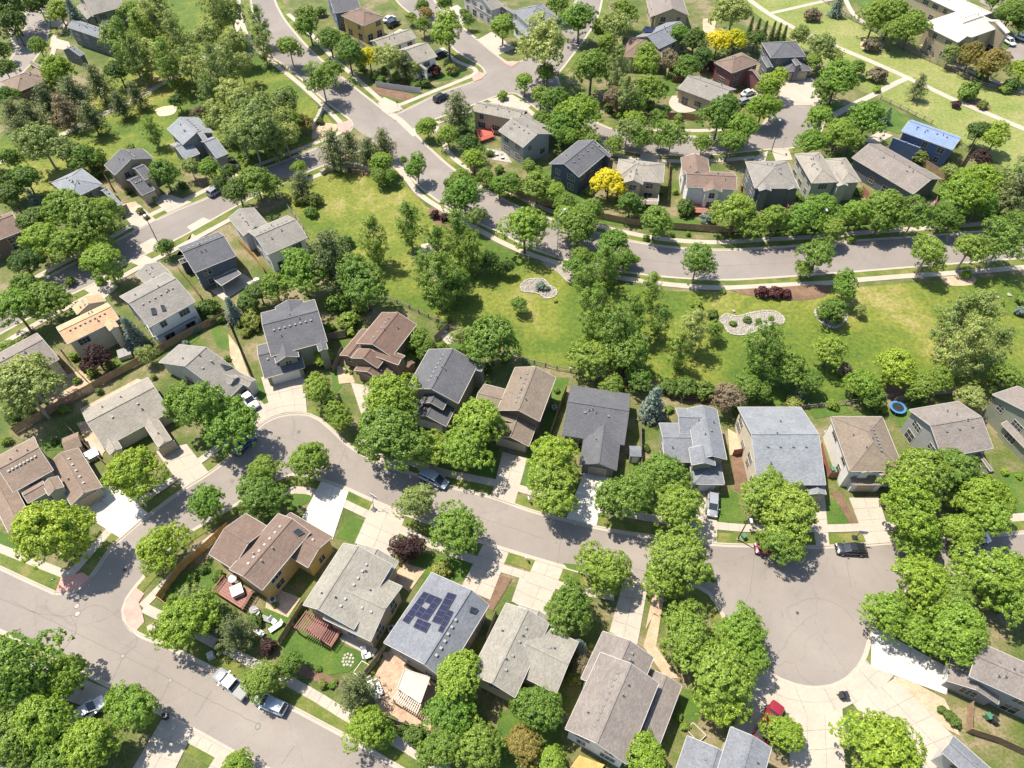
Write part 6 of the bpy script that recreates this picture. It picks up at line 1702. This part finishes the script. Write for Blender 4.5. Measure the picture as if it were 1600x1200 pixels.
spa("pale blue hot tub beside shed of brown house", 147, 714, .7, .9, "metal_pale")
def shed(label, x, y, rz, wx, wy, wall, roof, h=2.1):
    p = G(x, y)
    root = thing("shed", label, "shed", (p.x, p.y, 0), rz, "garden sheds")
    m = MB(); m.box(-wx / 2 + .12, wx / 2 - .12, -wy / 2 + .12, wy / 2 - .12, 0, h - .02); m.solid([(-wx / 2 + .12, -wy / 2 + .12, h - .02), (-wx / 2 + .12, wy / 2 - .12, h - .02), (-wx / 2 + .12, 0, h + wy * .2 - .1), (wx / 2 - .12, -wy / 2 + .12, h - .02), (wx / 2 - .12, wy / 2 - .12, h - .02), (wx / 2 - .12, 0, h + wy * .2 - .1)], [(0, 2, 1), (3, 4, 5)])
    part("wall", m, "wall_" + wall, root)
    m = MB()
    A = [(-wx / 2, -wy / 2, h), (wx / 2, -wy / 2, h), (wx / 2, 0, h + wy * .21), (-wx / 2, 0, h + wy * .21), (-wx / 2, wy / 2, h), (wx / 2, wy / 2, h)]
    lo = [(v[0], v[1], v[2] - .08) for v in A]
    m.solid(A + lo, [(0, 1, 2, 3), (3, 2, 5, 4), (7, 6, 9, 8), (8, 9, 10, 11), (0, 6, 7, 1), (1, 7, 8, 2), (2, 8, 11, 5), (5, 11, 10, 4), (4, 10, 9, 3), (3, 9, 6, 0)])
    part("roof", m, "roof_" + roof, root)
    m = MB(); m.box(-.5, .5, -wy / 2 + .06, -wy / 2 + .11, .1, 1.8); part("door", m, "door_white", root)
shed("small brown roofed shed between brown house and ranch", 122, 702, .55, 2.6, 3.4, "tan", "brick_red")
shed("little grey shed beside big charcoal ranch", 990, 716, -.05, 1.9, 2.1, "grey", "blue_grey")
shed("tiny brown shed beside chocolate house", 640, 580, -.7, 1.6, 2.0, "brown", "chocolate")
shed("small flat grey shed under patio house trees", 1078, 140, -.3, 2.4, 2.4, "grey", "grey")
def chair(label, x, y, rz, mat, group, z=.08, long=False):
    p = G(x, y)
    root = thing("lounge_chair" if long else "garden_chair", label, "chair", (p.x, p.y, z), rz, group)
    L = 1.7 if long else .75
    m = MB(); m.box(-.36, .36, -L / 2, L / 2, .34, .46); part("seat", m, mat, root)
    m = MB(); m.solid([(-.36, L / 2, .42), (.36, L / 2, .42), (.36, L / 2 + .3, .95), (-.36, L / 2 + .3, .95), (-.36, L / 2 + .1, .38), (.36, L / 2 + .1, .38), (.36, L / 2 + .4, .92), (-.36, L / 2 + .4, .92)], [(0, 1, 2, 3), (7, 6, 5, 4), (0, 4, 5, 1), (1, 5, 6, 2), (2, 6, 7, 3), (3, 7, 4, 0)]); part("backrest", m, mat, root)
    for sx in (-1, 1):
        for sy in (-1, 1):
            m = MB(); m.box(sx * .31 - .03, sx * .31 + .03, sy * (L / 2 - .06) - .03, sy * (L / 2 - .06) + .03, 0, .34); part("leg", m, "metal_dark", root)
for i, (x, y, rz, mt, lab, lg) in enumerate([(404, 963, .4, "white_paint", "white garden chair nearest red brown house, on lawn", 0), (418, 969, 1.2, "black_plastic", "black garden lounger between the white ones on lawn", 1), (431, 982, -.9, "white_paint", "white garden lounger closest to the pergola fence", 1), (429, 973, .9, "white_paint", "white garden chair behind the white lounger on lawn", 0), (406, 989, 1.0, "white_paint", "white garden lounger lowest of the lawn group", 1),
                                             (582, 1074, .5, "white_paint", "white patio lounger leftmost on the flagstones", 1), (593, 1078, .5, "white_paint", "white patio lounger rightmost on the flagstones", 1), (586, 1088, .9, "white_paint", "white patio lounger lowest beside the dull green pine", 1), (570, 1022, .3, "white_paint", "white chair by grey fence of pergola house", 0), (576, 1026, 2.0, "white_paint", "white chair turned to the solar house wall", 0),
                                             (785, 248, .2, "white_paint", "white chair on patio of the grey big window house", 0), (776, 243, 1.2, "white_paint", "white chair at left on the grey house patio", 0)]):
    chair(lab, x, y, rz, mt, "garden chairs", long=bool(lg))
for lab, x, y, mt in [("black round table on lawn behind red brown house", 398, 956, "black_plastic"), ("pale round table on red deck of red brown house", 368, 911, "white_paint"), ("round table in blue railed deck yard", 402, 441, "white_paint")]:
    p = G(x, y)
    root = thing("garden_table", lab, "table", (p.x, p.y, .85 if "deck of" in lab else .08), 0)
    m = MB(); m.tube([(0, 0, .68), (0, 0, .74)], .6, 14); part("tabletop", m, mt, root)
    m = MB(); m.tube([(0, 0, 0), (0, 0, .68)], [.25, .05], 8); part("pedestal", m, "metal_dark", root)
# trampoline
p = G(1400, 641)
root = thing("trampoline", "round blue trampoline in garden behind taupe houses", "trampoline", (p.x, p.y, 0), 0)
m = MB(); m.tube([(0, 0, .8), (0, 0, .83)], 1.1, 24); part("mat", m, "black_plastic", root)
m = MB()
for k in range(24):
    a, b = 2 * math.pi * k / 24, 2 * math.pi * (k + 1) / 24
    m.solid([(1.0 * math.cos(t), 1.0 * math.sin(t), z) for z in (.84, .9) for t in (a, b)] + [(1.4 * math.cos(t), 1.4 * math.sin(t), z) for z in (.84, .9) for t in (a, b)], [(2, 3, 7, 6), (0, 4, 5, 1), (4, 6, 7, 5), (0, 1, 3, 2)])
part("padding", m, "blue_plastic", root)
for k in range(6):
    a = math.pi * k / 3
    m = MB(); m.tube([(1.25 * math.cos(a), 1.25 * math.sin(a), 0), (1.25 * math.cos(a), 1.25 * math.sin(a), .84)], .04, 6); part("leg", m, "metal_pale", root)
# planters with timber sides
for lab, q in [("timber raised planter near white chairs of pergola house", "553,1052 566,1034 577,1040 563,1060"), ("square timber vegetable beds beside speckled roof", "1072,1140 1082,1130 1102,1150 1090,1162")]:
    c = quad_frame(nums(q), 0)
    o = sum(c, Vector()) / 4
    root = thing("raised_planter", lab, "planter", (o.x, o.y, 0), 0)
    for k in range(4):
        m = MB(); m.bar(c[k] - o + Vector((0, 0, .2)), c[(k + 1) % 4] - o + Vector((0, 0, .2)), .08, .4); part("side_board", m, "trim_tan", root)
    m = MB(); m.prism([((v - o).x * .95, (v - o).y * .95) for v in c], .05, .33); part("soil_fill", m, "soil", root)
# stone entry walls
def stonewall(label, q, h, w=.6):
    L = gl(*nums(q))
    root = thing("stone_wall", label, "wall", (L[0].x, L[0].y, 0), 0, "stone entry walls")
    for a, b in zip(L[:-1], L[1:]):
        n = max(1, int((b - a).length / 2.2))
        for i in range(n):
            p, q_ = a.lerp(b, i / n) - L[0], a.lerp(b, (i + .96) / n) - L[0]
            m = MB(); m.bar((p.x, p.y, h / 2), (q_.x, q_.y, h / 2), w, h); part("stone_block", m, "stone_wall", root)
            m = MB(); m.bar((p.x, p.y, h + .05), (q_.x, q_.y, h + .05), w * 1.25, .1); part("cap_stone", m, "pale_stone", root)
stonewall("long pale stone wall curving under pines by the main junction", "503,274 512,268 535,261 560,262 585,270", 1.1)
stonewall("pale stone wall beside corner with red ramp at top", "487,204 497,190 504,174", 1.2)
for i, (x, y) in enumerate([(515, 270), (508, 274), (501, 278), (521, 266)]):
    pass
# boulders
BM = []
for k in range(3):
    bm = bmesh.new(); bmesh.ops.create_icosphere(bm, subdivisions=2, radius=.5)
    for v in bm.verts:
        v.co *= 1 + .25 * math.sin(v.co.x * 7 + k) * math.cos(v.co.y * 5 + 2 * k)
        v.co.z *= .65
    me = bpy.data.meshes.new("boulder"); bm.to_mesh(me); bm.free(); me.materials.append(MATS["pale_stone"]); BM.append(me)
BL = [(1535, 467, .9, "pale boulder on right lawn, leftmost of the three"), (1557, 465, .8, "pale boulder on right lawn, in middle of three"), (1576, 462, 1.0, "pale boulder on right lawn, rightmost of three"), (1085, 489, .8, "pale boulder beside small shrub left of pebble bed"), (1002, 540, 1.2, "pale boulder between the tall park cottonwoods"), (1012, 530, .9, "smaller boulder between the tall park cottonwoods"),
      (696, 520, .9, "pale boulder in dark fenced garden of slate house"), (705, 524, .7, "little boulder in dark fenced garden of slate house"), (650, 395, .9, "boulder on bare sandy spot in park"), (1146, 487, .8, "boulder at the top edge of pebble bed"), (520, 60, .9, "boulder in garden bed near the wide top road"), (505, 200, .7, "boulder in gravel beside pale entry wall"), (512, 207, .6, "little boulder low in gravel beside entry wall"), (892, 577, .9, "white boulder by split rail fence"), (745, 60, .8, "boulder by pale grey gabled driveway")]
for i, (x, y, s, lab) in enumerate(BL):
    p = G(x, y)
    o = put("boulder", BM[i % 3], None, (p.x, p.y, .15 * s + .08), rnd.uniform(0, 6), (s, s * rnd.uniform(.7, 1), s * .8))
    tag(o, lab, "boulder", "boulders on the lawns and beds")
# pebbles over the rock beds: uncountable, one object
def pebbles(q, n, seed, smin=.1, smax=.3, mat="pale_stone"):
    R = random.Random(seed)
    poly = gl(*nums(q))
    xs, ys = [p.x for p in poly], [p.y for p in poly]
    m = MB()
    k = 0
    while k < n:
        x, y = R.uniform(min(xs), max(xs)), R.uniform(min(ys), max(ys))
        ins = False
        for a, b in zip(poly, poly[1:] + poly[:1]):
            if (a.y > y) != (b.y > y) and x < (b.x - a.x) * (y - a.y) / (b.y - a.y) + a.x:
                ins = not ins
        k += 1
        if ins:
            s = R.uniform(smin, smax)
            t = R.uniform(0, 6)
            ca, sa = math.cos(t) * s, math.sin(t) * s
            m.solid([(x + ca, y + sa, .08), (x - sa, y + ca, .08), (x - ca, y - sa, .08), (x + sa, y - ca, .08), (x + ca * .3, y + sa * .3, .1 + s * .7), (x - ca * .4, y - sa * .4, .1 + s * .6)], [(0, 1, 4), (1, 2, 5, 4), (2, 3, 5), (3, 0, 4, 5)])
    struct("pebbles", m, mat, "stuff")
pebbles("813,447 822,438 838,436 850,437 858,446 868,452 870,460 862,466 852,467 843,460 828,457 816,456", 700, 1)
pebbles("1122,500 1135,491 1150,495 1175,489 1200,486 1215,489 1225,498 1222,507 1205,508 1185,516 1165,523 1150,524 1138,520 1130,508", 900, 2)
pebbles("1272,487 1285,478 1310,482 1323,490 1320,503 1305,513 1292,510 1278,500", 250, 3)
# edging stones round the three rock beds
for k, q in enumerate(["813,447 822,438 838,436 850,437 858,446 868,452 870,460 862,466 852,467 843,460 828,457 816,456", "1122,500 1135,491 1150,495 1175,489 1200,486 1215,489 1225,498 1222,507 1205,508 1185,516 1165,523 1150,524 1138,520 1130,508", "1272,487 1285,478 1310,482 1323,490 1320,503 1305,513 1292,510 1278,500"]):
    L = gl(*nums(q))
    L = smooth_line(L + [L[0]], .7)
    m = MB()
    for a, b in zip(L[:-1], L[1:]):
        c = a.lerp(b, .85)
        m.bar((a.x, a.y, .12), (c.x, c.y, .12), .28, .2)
    struct("edging_stones", m, "pale_stone", "stuff")
# air conditioners beside the houses
for lab, x, y in [("air conditioner box behind the red brown house", 428, 940), ("air conditioner box between solar and pergola houses", 612, 985), ("air conditioner box beside the olive grey house", 770, 1000), ("air conditioner box beside the taupe balcony house", 1036, 1110), ("air conditioner box at tan brown house side", 866, 640), ("air conditioner box in side yard of white house", 1290, 680)]:
    p = G(x, y)
    root = thing("air_conditioner", lab, "air conditioner", (p.x, p.y, .08), .3, "air conditioner boxes")
    m = MB(); m.box(-.4, .4, -.4, .4, .05, .8); part("case", m, "vent_pale", root)
    m = MB(); m.tube([(0, 0, .8), (0, 0, .84)], .32, 12); part("fan_grille", m, "metal_dark", root)
# far country beyond the frame
